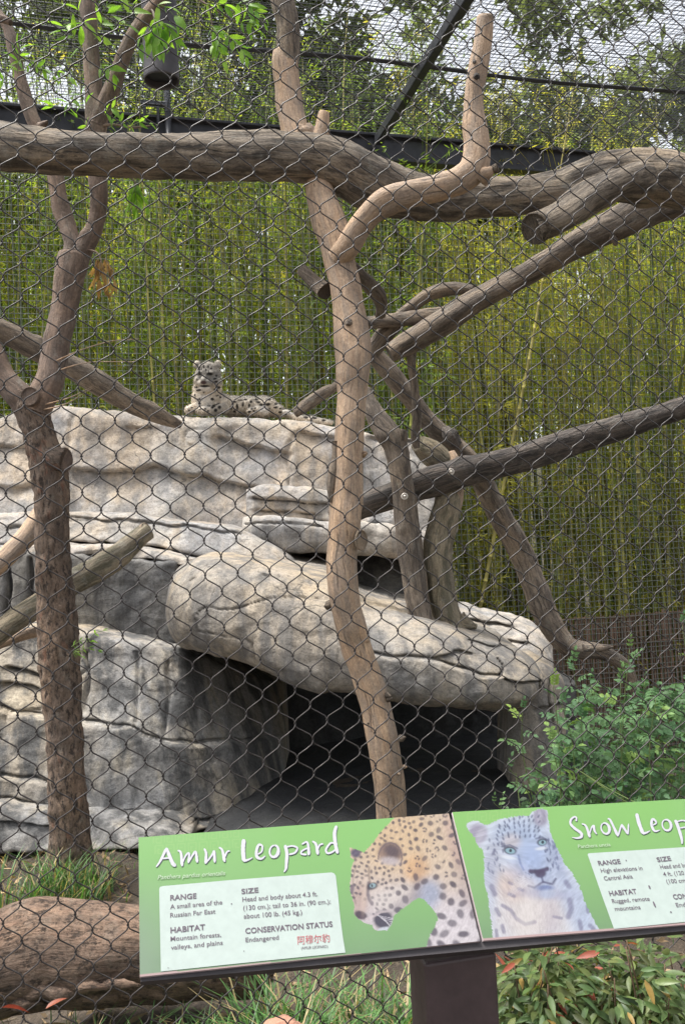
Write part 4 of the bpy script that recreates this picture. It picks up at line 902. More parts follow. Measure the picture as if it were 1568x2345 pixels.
STEM = plain_mat('green_stem', (0.14, 0.19, 0.06), 0.6)
STEM_B = plain_mat('brown_stem', (0.12, 0.075, 0.045), 0.8)
def leaf_set(name, mat, L, w, teeth=0, k=4, droop=0.2):
    out = []
    for i in range(k):
        V, F = blade(L, w * (0.85 + 0.1 * i), 0.10 + 0.05 * (i % 3), droop * (0.4 + 0.5 * i), teeth)
        out.append(mesh_np(name, V, F, mat, True))
    return out
LS_TREE = leaf_set('leaf', LF_BRIGHT, 0.085, 0.026)
LS_DRY = leaf_set('leaf', LF_DRY, 0.09, 0.024, droop=0.5)
LS_NAN = leaf_set('leaf', LF_NAN, 0.058, 0.017)
LS_RED = leaf_set('leaf', LF_RED, 0.07, 0.019)
LS_WIL = leaf_set('leaf', LF_WIL, 0.13, 0.016)
def sprig(x, y, d, dirs, size, parent, leaves, n, mat=STEM, name='sprig', hang=0.0, seed=0, spread=0.9):
    """stem from (x, y) towards dirs (picture units), pinnate leaves along it and a terminal fan"""
    g = np.random.default_rng(seed + 900)
    p0 = W(x, y, d); p1 = W(x + dirs[0], y + dirs[1], d - 0.04)
    mid = (p0 + p1) / 2 + np.array([0, 0, 0.015 + 0.0])
    path = catmull(np.array([p0, mid, p1]), 6)
    V, F, G = tube(path, np.linspace(0.0022, 0.001, len(path)), 5)
    st_ = obj(name, mesh_np(name, V, F, mat), parent)
    ax = p1 - p0; ax /= np.linalg.norm(ax)
    side = np.cross(ax, FW); side /= np.linalg.norm(side)
    for i in range(n):
        t = 0.15 + 0.85 * (i // 2) / max(1, (n - 1) // 2)
        j = min(len(path) - 1, int(t * (len(path) - 1)))
        sg = 1 if i % 2 else -1
        dr = ax * (0.55 + 0.5 * t) + side * sg * spread * (1.1 - 0.55 * t) + FW * g.normal(0, 0.35) + np.array([0, 0, -hang + g.normal(0, 0.15)])
        if i == n - 1: dr = ax + FW * g.normal(0, 0.2) + np.array([0, 0, -hang])
        place('leaf', leaves[int(g.integers(0, len(leaves)))], st_, mat4(path[j], dr, np.array([0, -0.5, 1.0]) + 0.5 * g.standard_normal(3), g.normal(0, 0.5), size * g.uniform(0.8, 1.2)))
    return st_
SPR = [  # x, y, depth, direction, size, leaves, hang
    (40, 170, 4.4, (8, -70), 0.85, 9, 0.1), (60, 150, 4.4, (60, 22), 0.75, 8, 0.3), (105, 165, 4.4, (56, 12), 0.7, 6, 0.6), (50, 140, 4.4, (-40, 40), 0.6, 5, 0.3), (10, 185, 4.4, (-20, -10), 0.7, 5, 0.2),
    (190, 110, 4.5, (-45, -50), 1.15, 7, 0.35), (192, 60, 4.5, (-24, -60), 1.15, 5, 0.2), (218, 90, 4.5, (30, -60), 1.25, 6, 0.4), (225, 40, 4.5, (40, -40), 1.2, 6, 0.5), (230, 150, 4.5, (32, 20), 1.0, 6, 0.5), (286, 60, 4.4, (20, -50), 1.2, 5, 0.5),
    (352, 40, 4.35, (16, 60), 1.35, 10, 0.6), (366, 60, 4.35, (-20, 40), 1.25, 7, 0.8), (372, 50, 4.35, (30, 44), 1.25, 7, 0.7), (360, 10, 4.35, (40, 26), 1.2, 6, 0.3), (340, 60, 4.35, (-14, 40), 1.1, 5, 0.7),
    (190, 246, 4.55, (-66, -4), 0.8, 6, 0.1), (200, 240, 4.55, (-26, -34), 0.7, 5, 0.0), (200, 290, 4.5, (-22, -20), 0.6, 4, 0.1), (240, 262, 4.5, (34, -16), 0.8, 5, 0.2), (250, 292, 4.5, (60, -16), 0.7, 7, 0.1), (296, 292, 4.45, (46, -10), 0.7, 6, 0.2),
    (485, 60, 4.3, (20, 34), 0.85, 9, 0.3), (490, 100, 4.3, (20, 34), 0.85, 9, 0.4), (520, 80, 4.3, (44, 50), 0.9, 10, 0.4), (550, 50, 4.3, (44, 20), 0.8, 8, 0.4), (470, 10, 4.3, (60, 8), 0.9, 9, 0.5), (540, 8, 4.3, (60, 26), 0.9, 9, 0.5), (575, 40, 4.3, (26, 10), 0.8, 5, 0.4),
    (308, 420, 4.6, (6, 56), 0.95, 10, 0.9), (316, 420, 4.6, (-18, 44), 0.9, 8, 0.9), (312, 440, 4.6, (24, 30), 0.8, 6, 0.9),
    (165, 1480, 4.5, (44, -12), 0.42, 8, 0.0), (165, 1492, 4.5, (60, -4), 0.42, 8, 0.1), (200, 1470, 4.48, (36, -26), 0.36, 6, 0.0), (168, 1496, 4.5, (20, 6), 0.4, 5, 0.1)]
for i, (x, y, d, dr, sz, n, hg) in enumerate(SPR): sprig(x, y, d, dr, sz, tree, LS_TREE, n, hang=hg, seed=i)
wood('twig', [(380, -40, 4.45, 7), (440, -10, 4.35, 6), (490, 20, 4.3, 5), (540, 50, 4.3, 3)], W_BARK2, tree, ns=6, seed=41)
wood('twig', [(480, 10, 4.3, 4), (488, 70, 4.3, 3), (496, 110, 4.3, 2)], W_BARK2, tree, ns=6, seed=42)
wood('twig', [(345, 20, 4.5, 6), (352, 30, 4.4, 5), (356, 60, 4.35, 3)], W_BARK2, tree, ns=6, seed=43)
wood('twig', [(222, 400, 4.6, 6), (265, 396, 4.6, 5), (306, 412, 4.6, 4), (312, 450, 4.6, 3)], W_BARK2, tree, ns=6, seed=44)
wood('twig', [(200, 570, 4.6, 5), (225, 580, 4.56, 4), (236, 610, 4.54, 3)], W_BARK2, tree, ns=6, seed=45)
for i in range(5): sprig(226 + 5 * i, 590 + 6 * (i % 3), 4.52, (-8 + 6 * i, 44), 0.85, tree, LS_DRY, 6, STEM_B, 'dry_leaf_cluster', 1.0, 60 + i, 0.4)

# grey leaved bush behind the rear fence at far right
bush = thing('willow_leaved_bush', rear(1540, 1350, 0.3), 'grey green narrow leaved bush behind the rear fence at the right edge', 'bush')
g = np.random.default_rng(31)
for i in range(20):
    x = 1590 + g.normal(0, 40); y = 1400; dx, dy = g.normal(-20, 55), -g.uniform(140, 400)
    p0 = rear(x, 1460, 0.35); p1 = rear(x + dx, y + dy, 0.25 + g.uniform(0, 0.3))
    path = catmull(np.array([p0, (p0 + p1) / 2 + np.array([g.normal(0, 0.1), 0, 0.25]), p1]), 8)
    V, F, G = tube(path, np.linspace(0.006, 0.002, len(path)), 5); s_ = obj('stem', mesh_np('stem', V, F, STEM_B), bush)
    for k in range(14):
        j = int(g.integers(4, len(path))); a = g.standard_normal(3) + np.array([0, -0.3, -0.6])
        place('leaf', LS_WIL[k % 4], s_, mat4(path[j], a, g.standard_normal(3), 0, g.uniform(0.7, 1.3)))

# ------------------------------------------------------------------ pinnate shrub at right, behind the front fence
def compound(seed, pairs=4):
    g = np.random.default_rng(seed); parts = []
    L = 0.115
    for i in range(pairs):
        t = 0.3 + 0.62 * i / pairs
        for sg in (-1, 1):
            V, F = blade(0.036 * g.uniform(0.85, 1.15), 0.023 * g.uniform(0.85, 1.15), 0.16, 0.2, 0.13, 6)
            parts.append((xf(V, [L * t, 0, -0.018 * t * t], [0.45, sg * 1.0, -0.12], [0, 0, 1.0]), F))
    V, F = blade(0.042, 0.025, 0.15, 0.25, 0.13, 6); parts.append((xf(V, [L * 0.94, 0, -0.016], [1, 0, -0.2], [0, 0, 1.0]), F))
    V, F = wires([([0, 0, 0], [L * 0.5, 0, -0.003]), ([L * 0.5, 0, -0.003], [L * 0.95, 0, -0.017])], 0.0011); parts.append((V, F))
    V, F, _, _ = join(parts)
    return V, F
LSM = [compound(70 + k, 2 + k % 3) for k in range(5)]
LS_CMP = [mesh_np('leaf', V, F, LF_MID, True) for V, F in LSM]
def shrub_stem(pts, parent, n, seed, sc=1.0, t0=0.15):
    g = np.random.default_rng(seed)
    P = catmull(np.array([W(*p) for p in pts]), 8)
    V, F, G = tube(P, np.linspace(0.0042, 0.0014, len(P)), 6); s_ = obj('stem', mesh_np('stem', V, F, STEM), parent)
    for k in range(n):
        t = t0 + (1 - t0) * k / max(1, n - 1); j = min(len(P) - 1, int(t * (len(P) - 1)))
        a = k * 2.4 + g.normal(0, 0.4)
        d = np.array([math.cos(a), math.sin(a) * 0.9 - 0.35, 0.25 + 0.6 * t ** 3 + g.normal(0, 0.2)])
        if k == n - 1: d = np.array([0.1, -0.3, 1.0])
        place('leaf', LS_CMP[int(g.integers(0, 5))], s_, mat4(P[j], d, [0, -0.6, 1.0], g.normal(0, 0.35), sc * g.uniform(0.75, 1.15) * (1.05 - 0.4 * t ** 4)))
shrub = thing('pinnate_shrub', W(1420, 1960, 4.4), 'leafy light green shrub with toothed leaflets in front of the reed screen', 'shrub')
g = np.random.default_rng(77)
STEMS = [(1195, 1625, 1215, 1800, 8, 0.9), (1165, 1760, 1230, 1840, 7, 0.8), (1310, 1520, 1330, 1800, 16, 1.0), (1265, 1560, 1300, 1800, 14, 0.9), (1350, 1545, 1360, 1800, 14, 1.0), (1440, 1485, 1430, 1800, 15, 1.0), (1475, 1560, 1450, 1800, 14, 1.0), (1500, 1600, 1480, 1800, 13, 1.0),
    (1400, 1620, 1400, 1800, 12, 1.0), (1540, 1610, 1520, 1800, 13, 1.1), (1590, 1570, 1560, 1800, 14, 1.1), (1330, 1650, 1350, 1830, 12, 1.0), (1260, 1700, 1290, 1830, 10, 0.9), (1385, 1700, 1390, 1850, 10, 1.0), (1450, 1690, 1440, 1850, 11, 1.0), (1520, 1700, 1500, 1850, 11, 1.0),
    (1300, 1740, 1320, 1850, 9, 0.9), (1230, 1780, 1260, 1850, 7, 0.8), (1570, 1690, 1560, 1850, 10, 1.1), (1425, 1760, 1430, 1860, 8, 1.0), (1360, 1770, 1370, 1860, 8, 1.0), (1500, 1770, 1490, 1860, 8, 1.0), (1560, 1430, 1600, 1800, 6, 0.9), (1285, 1610, 1320, 1800, 10, 1.0), (1420, 1560, 1420, 1800, 12, 1.0), (1130, 1838, 1190, 1862, 5, 0.7), (1545, 1760, 1540, 1860, 8, 1.0)]
for i, (x, y, bx, by, n, sc) in enumerate(STEMS):
    d = g.uniform(3.9, 4.6); db = d + g.uniform(0, 0.15)
    shrub_stem([(bx + g.normal(0, 8), by + 90, db), ((x * 0.4 + bx * 0.6) + g.normal(0, 6), (y + by) / 2 + 20, db), (x, y, d)], shrub, n, 300 + i, sc)
rest = []
for i in range(420):
    x, y = g.uniform(1170, 1640), g.uniform(1560, 1900)
    if y < 1850 - 0.95 * (x - 1130) + 60 * math.sin(x / 37): continue
    p_ = W(x, y, g.uniform(4.0, 4.75)); a = g.uniform(0, 6.28)
    V, F = LSM[i % 5]; V = xf(V, p_, [math.cos(a), math.sin(a) - 0.3, g.normal(0.25, 0.3)], [0, -0.6, 1.0], g.normal(0, 0.4), g.uniform(0.7, 1.1))
    c = np.array([[0.07, 0.14, 0.055]]) * g.uniform(0.5, 1.7); rest.append((V, F, None, np.repeat(c, len(V), 0)))
V, F, _, C = join(rest); tag(obj('leaf_mass', mesh_np('leaf_mass', V, F, GRASS, True, None, C), shrub), kind='stuff')
gr = thing('long_grass_stems', W(1500, 1860, 3.8), 'two long thin grass stems arching through the shrub', 'grass')
for pts in ([(1310, 1755, 3.9), (1400, 1810, 3.85), (1500, 1860, 3.8), (1560, 1900, 3.8)], [(1325, 1765, 3.9), (1410, 1822, 3.85), (1490, 1868, 3.8)], [(1180, 1350 + 420, 3.9), (1184, 1800, 3.9), (1190, 1850, 3.9)]):
    V, F, G = tube(catmull(np.array([W(*p) for p in pts]), 8), 0.0022, 5); obj('stalk', mesh_np('stalk', V, F, STEM), gr)

# ------------------------------------------------------------------ nandina in front of the fence, at the lower right and the left corner
def nandina(name, base, label, spots, leaves, seed, per=26, cat='shrub', limit=280, mass_mat=None, sc=1.0):
    t = thing(name, W(*base), label, cat)
    g = np.random.default_rng(seed); cnt = 0; rest = []
    for (x, y, d) in sorted(spots, key=lambda q: q[2]):
        p1 = W(x, y, d); p0 = np.array([p1[0] + g.normal(0, 0.05), p1[1] + g.normal(0.05, 0.04), p1[2] - g.uniform(0.35, 0.5)])
        path = catmull(np.array([p0, (p0 + p1) / 2 + np.array([g.normal(0, 0.02), 0, 0]), p1]), 6)
        V, F, G = tube(path, np.linspace(0.0035, 0.0013, len(path)), 6); s_ = obj('stem', mesh_np('stem', V, F, STEM_B), t)
        for k in range(per):
            tt = g.random() ** 0.6; j = min(len(path) - 1, int((0.35 + 0.65 * tt) * (len(path) - 1)))
            a = g.uniform(0, 6.28); d_ = np.array([math.cos(a), math.sin(a) - 0.25, g.normal(0.05, 0.45)])
            r = g.uniform(0.0, 0.11); loc = path[j] + d_ / np.linalg.norm(d_) * r
            dr = d_ + np.array([0, 0, -0.25]); up = np.array([0, -0.4, 1]) + 0.35 * g.standard_normal(3); ro = g.normal(0, 0.4); sz = sc * g.uniform(0.7, 1.25)
            if cnt < limit and k % 2 == 0: place('leaf', leaves[k % 4], s_, mat4(loc, dr, up, ro, sz)); cnt += 1
            else:
                V, F = blade(0.058, 0.0165, 0.15, 0.25); V = xf(V, loc, dr, up, ro, sz)
                c = np.array([[0.06, 0.10, 0.033]]) * g.uniform(0.6, 1.8) * np.array([[g.uniform(0.9, 1.4), 1, 1]])
                if g.random() < 0.06: c = np.array([[0.30, 0.20, 0.06]]) if g.random() < 0.5 else np.array([[0.30, 0.08, 0.05]])
                rest.append((V, F, None, np.repeat(c, len(V), 0)))
    if rest:
        V, F, _, C = join(rest); tag(obj('leaf_mass', mesh_np('leaf_mass', V, F, GRASS, True, None, C), t), kind='stuff')
    return t
g = np.random.default_rng(12)
spots = [(g.uniform(1150, 1640), g.uniform(2215, 2420), g.uniform(1.7, 2.02)) for _ in range(36)] + [(g.uniform(1160, 1640), g.uniform(2140, 2215), g.uniform(1.75, 2.0)) for _ in range(24)]
nandina('nandina_shrub', (1400, 2700, 1.85), 'bushy green shrub with some red and yellow leaves below the snow leopard panel', spots, LS_NAN, 21, 84, sc=0.66)
nandina('red_leaved_plant', (10, 2600, 1.55), 'red and orange pointed leaves poking into the bottom left corner', [(-30, 2310, 1.5), (-44, 2275, 1.5), (-22, 2350, 1.5), (-50, 2330, 1.55), (-2, 2378, 1.5)], LS_RED, 23, 12, 'plant', sc=0.62)

# ------------------------------------------------------------------ fallen log, stone, grass
LOGM = wood_mat('rotting_log', (0.34, 0.235, 0.17), (0.24, 0.16, 0.115), (0.15, 0.105, 0.077), (12, 12, 7), 0.6, 0.95, 0.015, bark=((0.07, 0.048, 0.036), (44, 44, 30), 0.25), crack=0.25, lichen=0.2)
fl_ = thing('fallen_log', W(150, 2290, 3.1), 'thick crumbling reddish brown log lying on the ground at the lower left', 'log')
wood('log_body', [(-330, 2262, 3.05, 210), (-150, 2240, 3.05, 210), (0, 2218, 3.05, 206), (90, 2196, 3.08, 206), (200, 2190, 3.1, 206), (330, 2190, 3.12, 200), (460, 2196, 3.15, 190), (560, 2206, 3.2, 170), (620, 2214, 3.22, 130)], LOGM, fl_, ns=64, per=36, amp=0.10, freq=5, seed=50, lump=0.10, ridge=0.10)
for i, (x, y, w, dx, dy) in enumerate(((40, 2268, 34, 150, 10), (-60, 2262, 34, 120, 14), (150, 2262, 26, 120, -4), (240, 2250, 24, 90, 8), (20, 2292, 24, 90, 8))):
    wood('splinter', [(x, y, 2.95, w * 0.4), (x + dx * 0.35, y + dy * 0.5, 2.93, w), (x + dx * 0.7, y + dy * 0.5, 2.93, w * 0.8), (x + dx, y + dy, 2.96, w * 0.3)], LOGM, fl_, ns=14, per=10, amp=0.5, freq=16, seed=52 + i)
def grass(n, region, seed, hmin, hmax, name, label, dens=None, w=0.006):
    g = np.random.default_rng(seed)
    x0, x1, y0, y1 = region
    bx = g.uniform(x0, x1, n * 3); by = g.uniform(y0, y1, n * 3)
    k = fbm(np.stack([bx * 2.2, by * 2.2, 0 * bx], -1), 3, seed)
    keep = k > (dens if dens is not None else -9)
    bx, by, k = bx[keep][:n], by[keep][:n], k[keep][:n]; m = len(bx)
    h = g.uniform(hmin, hmax, m); a = g.uniform(0, 6.28, m); bend = g.uniform(0.2, 0.9, m) * h
    base = np.stack([bx, by, gz(bx, by) - 0.01], -1); dr = np.stack([np.cos(a), np.sin(a), 0 * a], -1); sd = np.stack([-np.sin(a), np.cos(a), 0 * a], -1)
    V = []
    for t, ww in ((0, 1), (0.35, 0.9), (0.7, 0.6), (1.0, 0.08)):
        c = base + dr * (bend * t * t)[:, None] + np.array([0, 0, 1.0]) * (h * (t - 0.28 * t * t))[:, None]
        V += [c - sd * (w / 2 * ww), c + sd * (w / 2 * ww)]
    V = np.stack(V, 1).reshape(-1, 3)
    q = np.array([[0, 1, 3, 2], [2, 3, 5, 4], [4, 5, 7, 6]])
    F = (np.arange(m)[:, None, None] * 8 + q[None]).reshape(-1, 4)
    mx = g.random(m)[:, None]; C = np.where(mx < 0.80, np.array([[0.052, 0.115, 0.032]]) * (0.5 + 1.5 * g.random((m, 1))), np.array([[0.30, 0.24, 0.12]]))
    o = obj(name, mesh_np(name, V, F, GRASS, True, None, np.repeat(C, 8, 0)))
    return tag(o, label, 'grass', kind='stuff')
grass(5200, (-1.6, 2.6, 2.35, 3.02), 61, 0.08, 0.26, 'front_grass', 'green grass growing in front of the fallen log behind the fence', -0.55)
grass(520, (-2.6, 1.8, 3.35, 5.1), 63, 0.05, 0.17, 'back_grass', 'thin green grass on the soil in front of the rock wall', 0.0)
p = W(168, 1960, 4.35)
grass(420, (p[0] - 0.17, p[0] + 0.15, p[1] - 0.22, p[1] + 0.2), 65, 0.12, 0.34, 'tree_foot_grass', 'tuft of tall green grass at the foot of the left tree', None, 0.007)
p = W(40, 1990, 4.2)
grass(90, (p[0] - 0.2, p[0] + 0.12, p[1] - 0.1, p[1] + 0.15), 66, 0.12, 0.32, 'left_grass', 'sparse grass tuft left of the tree foot', None, 0.007)
p = W(760, 2330, 2.75)
grass(900, (p[0] - 0.3, p[0] + 0.34, p[1] - 0.15, p[1] + 0.3), 67, 0.2, 0.44, 'tall_grass', 'clump of tall grass below the sign beside its post', None, 0.009)
LIT = leaf_mat('litter', None, 0.1, 0.8, attr=True)
g = np.random.default_rng(71); n = 2600
bx = g.uniform(-2.2, 2.2, n); by = g.uniform(2.2, 5.2, n)
base = np.stack([bx, by, gz(bx, by) + 0.006 + 0.01 * g.random(n)], -1); d = np.stack([g.standard_normal(n), g.standard_normal(n), g.normal(0.1, 0.25, n)], -1); d /= np.linalg.norm(d, axis=1)[:, None]
V, F = leaf_quads(base, d, g.uniform(0.03, 0.10, n), g.uniform(0.006, 0.02, n), g)
C = np.array([[0.30, 0.21, 0.12]]) * g.uniform(0.4, 1.4, (n, 1))
tag(obj('leaf_litter', mesh_np('leaf_litter', V, F, LIT, False, None, np.repeat(C, 4, 0))), 'dry straw and leaf litter scattered over the soil', 'litter', kind='stuff')
# reddish stone at the bottom edge
g = np.random.default_rng(81)
th = np.linspace(0, 2 * math.pi, 25)[:-1]; ph = np.linspace(-math.pi / 2, math.pi / 2, 14)
U3 = np.array([[[math.cos(b) * math.cos(a), math.cos(b) * math.sin(a), math.sin(b)] for a in th] for b in ph])
def stone(name, x, y, d, sx, sy, sz, seed, mat, label):
    c = W(x, y, d); V = U3 * np.array([sx, sy, sz]) * (1 + 0.28 * fbm(U3 * 1.6 + seed, 3, seed))[..., None] + c
    ix = np.arange(14 * 24).reshape(14, 24)
    return tag(obj(name, mesh_np(name, V, np.stack([ix[:-1], np.roll(ix[:-1], -1, 1), np.roll(ix[1:], -1, 1), ix[1:]], -1).reshape(-1, 4), mat)), label, 'stone')
stone('reddish_stone', 648, 2358, 2.5, 0.055, 0.05, 0.035, 3, plain_mat('red_stone', (0.30, 0.15, 0.10), 0.9, 0, 0.3, 20, 0.01), 'small reddish stone at the bottom edge left of the sign post')

# ------------------------------------------------------------------ the snow leopard
def E(zx, zy): return 421.0 + zx * 0.17009, 814.1 + zy * 0.17009
def ell(zx, zy, d, rx, ry, rd, tilt=0.0):
    x, y = E(zx, zy); c = W(x, y, d); k = d / FP * 0.17009
    V = U3 * np.array([rx * k, rd, ry * k])
    ca, sa = math.cos(tilt), math.sin(tilt)
    V = np.stack([V[..., 0] * ca - V[..., 2] * sa, V[..., 1], V[..., 0] * sa + V[..., 2] * ca], -1) + c
    ix = np.arange(14 * 24).reshape(14, 24)
    return V.reshape(-1, 3), np.stack([ix[:-1], np.roll(ix[:-1], -1, 1), np.roll(ix[1:], -1, 1), ix[1:]], -1).reshape(-1, 4)
def cap(pts, ns=14):
    P = np.array([list(W(*E(p[0], p[1]), p[2])) + [p[3] * 0.17009 * p[2] / FP] for p in pts]); Q = catmull(P, 8)
    V, F, G = tube(Q[:, :3], Q[:, 3], ns); return V, F
DL = 8.43
B_ = [ell(312, 590, DL + 0.02, 205, 205, 0.17), ell(318, 455, DL - 0.03, 195, 140, 0.14), ell(325, 272, DL - 0.12, 178, 170, 0.12), ell(284, 372, DL - 0.225, 98, 60, 0.06), ell(270, 338, DL - 0.245, 48, 66, 0.05), ell(288, 432, DL - 0.205, 80, 40, 0.05),
      ell(214, 348, DL - 0.155, 76, 76, 0.08), ell(418, 352, DL - 0.135, 98, 90, 0.09), ell(320, 175, DL - 0.135, 145, 92, 0.09), ell(318, 140, DL - 0.12, 100, 58, 0.07), ell(210, 228, DL - 0.225, 42, 20, 0.02), ell(352, 230, DL - 0.23, 48, 20, 0.02),
      ell(186, 122, DL - 0.09, 50, 62, 0.028, 0.35), ell(448, 132, DL - 0.07, 50, 72, 0.028, -0.3),
      ell(545, 640, DL + 0.05, 95, 135, 0.14), ell(680, 680, DL + 0.14, 200, 140, 0.18), ell(860, 680, DL + 0.2, 200, 138, 0.18), ell(1070, 685, DL + 0.22, 190, 145, 0.19), ell(1010, 735, DL + 0.08, 120, 66, 0.09), ell(1200, 720, DL + 0.24, 170, 96, 0.15, -0.35), ell(1360, 770, DL + 0.22, 90, 50, 0.09, -0.3),
      ell(80, 730, DL - 0.16, 66, 54, 0.07), cap([(240, 640, DL - 0.04, 80), (180, 690, DL - 0.08, 68), (110, 715, DL - 0.12, 58), (70, 735, DL - 0.15, 48)]), ell(250, 745, DL - 0.14, 92, 54, 0.07), cap([(560, 690, DL - 0.02, 92), (480, 715, DL - 0.07, 78), (380, 735, DL - 0.11, 64), (270, 745, DL - 0.14, 56)]),
      cap([(1120, 745, DL + 0.10, 60), (1000, 755, DL + 0.06, 52), (900, 745, DL + 0.04, 50)]), ell(900, 745, DL + 0.03, 52, 48, 0.05),
      cap([(1320, 770, DL + 0.26, 46), (1420, 800, DL + 0.22, 42), (1520, 830, DL + 0.18, 42), (1640, 850, DL + 0.14, 44), (1760, 862, DL + 0.1, 44), (1900, 890, DL + 0.06, 44), (2000, 905, DL + 0.04, 34)])]
V, F, _, _ = join(B_)
raw = obj('leopard_raw', mesh_np('leopard_raw', V, F))
md = raw.modifiers.new('remesh', 'REMESH'); md.mode = 'VOXEL'; md.voxel_size = 0.0075
ms = raw.modifiers.new('smooth', 'SMOOTH'); ms.factor = 0.5; ms.iterations = 2
dg = bpy.context.evaluated_depsgraph_get(); dg.update()
em = bpy.data.meshes.new_from_object(raw.evaluated_get(dg))
bpy.data.objects.remove(raw)
nv = len(em.vertices); LV = np.zeros(nv * 3); em.vertices.foreach_get('co', LV); LV = LV.reshape(-1, 3)
LN = np.zeros(nv * 3); em.vertices.foreach_get('normal', LN); LN = LN.reshape(-1, 3)
LV += LN * (0.004 * fbm(LV * 26, 3, 5))[:, None]
em.vertices.foreach_set('co', LV.ravel())
X, Y = proj(LV); ZX = (X - 421) / 0.17009; ZY = (Y - 814.1) / 0.17009
def gau(cx, cy, rx, ry, p=2.0, ang=0.0):
    u, v = ZX - cx, ZY - cy
    if ang: u, v = u * math.cos(ang) + v * math.sin(ang), -u * math.sin(ang) + v * math.cos(ang)
    q = np.sqrt((u / rx) ** 2 + (v / ry) ** 2)
    return 1 - sstep(0.75, 1.25, q)
cream, grey, dark, white = np.array([0.56, 0.49, 0.40]), np.array([0.155, 0.147, 0.135]), np.array([0.010, 0.009, 0.009]), np.array([0.62, 0.59, 0.55])
lc = np.repeat(cream[None], nv, 0)
def blend(w, c):
    global lc
    lc = lc * (1 - w[:, None]) + np.asarray(c)[None] * w[:, None]
blend(np.clip(LN[:, 2] * 1.2 - 0.15, 0, 0.85) * (ZX > 520), grey)
blend(0.75 * gau(330, 200, 200, 170), grey); blend(0.55 * gau(410, 310, 120, 100), grey); blend(0.35 * gau(300, 320, 220, 140), grey); blend(0.45 * gau(480, 720, 130, 80), grey * 1.3)
blend(0.6 * gau(275, 450, 100, 40), white); blend(0.9 * gau(1090, 735, 70, 55), white); blend(0.8 * gau(1380, 770, 70, 40), white); blend(0.6 * gau(280, 620, 110, 90), white); blend(0.7 * gau(250, 300, 22, 60), np.array([0.26, 0.24, 0.21]))
spots_ = [(200, 465, 34, 14), (430, 455, 26, 16), (470, 425, 20, 18), (165, 425, 22, 14), (270, 485, 16, 12), (385, 585, 22, 18), (450, 535, 20, 12), (210, 585, 18, 14), (400, 680, 26, 14), (480, 695, 22, 22), (430, 735, 22, 22), (385, 700, 18, 12), (520, 765, 20, 14), (340, 675, 22, 10), (720, 690, 14, 44), (795, 655, 16, 30), (880, 670, 14, 26), (905, 620, 18, 16), (1000, 625, 32, 14), (1130, 655, 34, 20), (1040, 660, 26, 18), (1235, 695, 28, 12), (915, 715, 18, 12), (960, 705, 16, 10), (945, 745, 18, 12), (985, 745, 14, 12), (885, 755, 22, 16), (1140, 590, 30, 12), (980, 590, 22, 14), (1150, 710, 18, 10), (1240, 650, 20, 14), (1300, 760, 26, 14), (1300, 710, 14, 10), (760, 600, 34, 10), (680, 620, 30, 12), (830, 590, 26, 12), (640, 700, 14, 26), (680, 750, 22, 14), (150, 530, 14, 16), (495, 560, 14, 14), (70, 735, 14, 10), (130, 740, 12, 12), (110, 700, 14, 8), (220, 720, 16, 10), (290, 715, 16, 10), (330, 745, 14, 12), (420, 310, 24, 12), (440, 350, 20, 12), (440, 270, 12, 16), (180, 320, 12, 12), (415, 360, 20, 8), (270, 150, 10, 22), (330, 150, 10, 20), (240, 180, 10, 14), (370, 170, 12, 16), (300, 190, 8, 16), (1370, 790, 16, 10), (1640, 830, 30, 14), (1760, 840, 30, 14), (1880, 870, 26, 14)]
for a, b, c, d in spots_: blend(0.95 * gau(a, b, c * 1.1, d * 1.1, ang=0.15 * math.sin(a)), dark)
rs = vn(LV * 15, 8); blend(np.clip((rs - 0.55) * 4, 0, 0.8) * ((LN[:, 1] > 0.1) | (LN[:, 2] > 0.75)), dark)
blend(0.97 * gau(208, 243, 32, 17), dark); blend(0.97 * gau(350, 248, 42, 19), dark); blend(0.8 * gau(335, 215, 12, 22), dark); blend(0.7 * gau(212, 212, 10, 18), dark)
blend(0.95 * gau(268, 362, 40, 24), np.array([0.06, 0.032, 0.032])); blend(0.97 * gau(285, 410, 72, 16), dark); blend(0.6 * gau(190, 145, 22, 26), np.array([0.17, 0.16, 0.15])); blend(0.6 * gau(442, 155, 20, 30), np.array([0.18, 0.165, 0.15]))
lc *= (1 + 0.22 * fbm(LV * 60, 2, 3))[:, None]
a = em.color_attributes.new('col', 'FLOAT_COLOR', 'POINT'); a.data.foreach_set('color', np.hstack([lc, np.ones((nv, 1))]).ravel())
m, nt, bs = _new('leopard_fur')
at = nt.nodes.new('ShaderNodeAttribute'); at.attribute_name = 'col'; nt.links.new(at.outputs['Color'], bs.inputs['Base Color'])
bs.inputs['Roughness'].default_value = 0.85; bs.inputs['Specular IOR Level'].default_value = 0.2
nt.links.new(bump(nt, noise(nt, coords(nt, 'Object'), 90, 4, 0.7), 0.01, 0.7), bs.inputs['Normal'])
em.materials.clear(); em.materials.append(m)
for p in em.polygons: p.use_smooth = True
leo = thing('snow_leopard', W(500, 948, DL), 'spotted pale snow leopard lying on top of the rock facing the viewer', 'leopard')
em.name = 'body'; obj('body', em, leo)
gf = np.random.default_rng(3)
nh = 11000; iv = gf.integers(0, nv, nh); iv = iv[(LV[iv, 2] > LV[:, 2].min() + 0.02) & ~((ZX[iv] > 150) & (ZX[iv] < 460) & (ZY[iv] > 170) & (ZY[iv] < 450) & (LN[iv, 1] < -0.1))]; nh = len(iv)
fl3 = LN[iv] * 0.75 + np.array([0.25, 0.1, -0.45]) + 0.25 * gf.standard_normal((nh, 3)); fl3 /= np.linalg.norm(fl3, axis=1)[:, None]
V, F = leaf_quads(LV[iv] - LN[iv] * 0.002, fl3, gf.uniform(0.012, 0.024, nh), np.full(nh, 0.0032), gf)
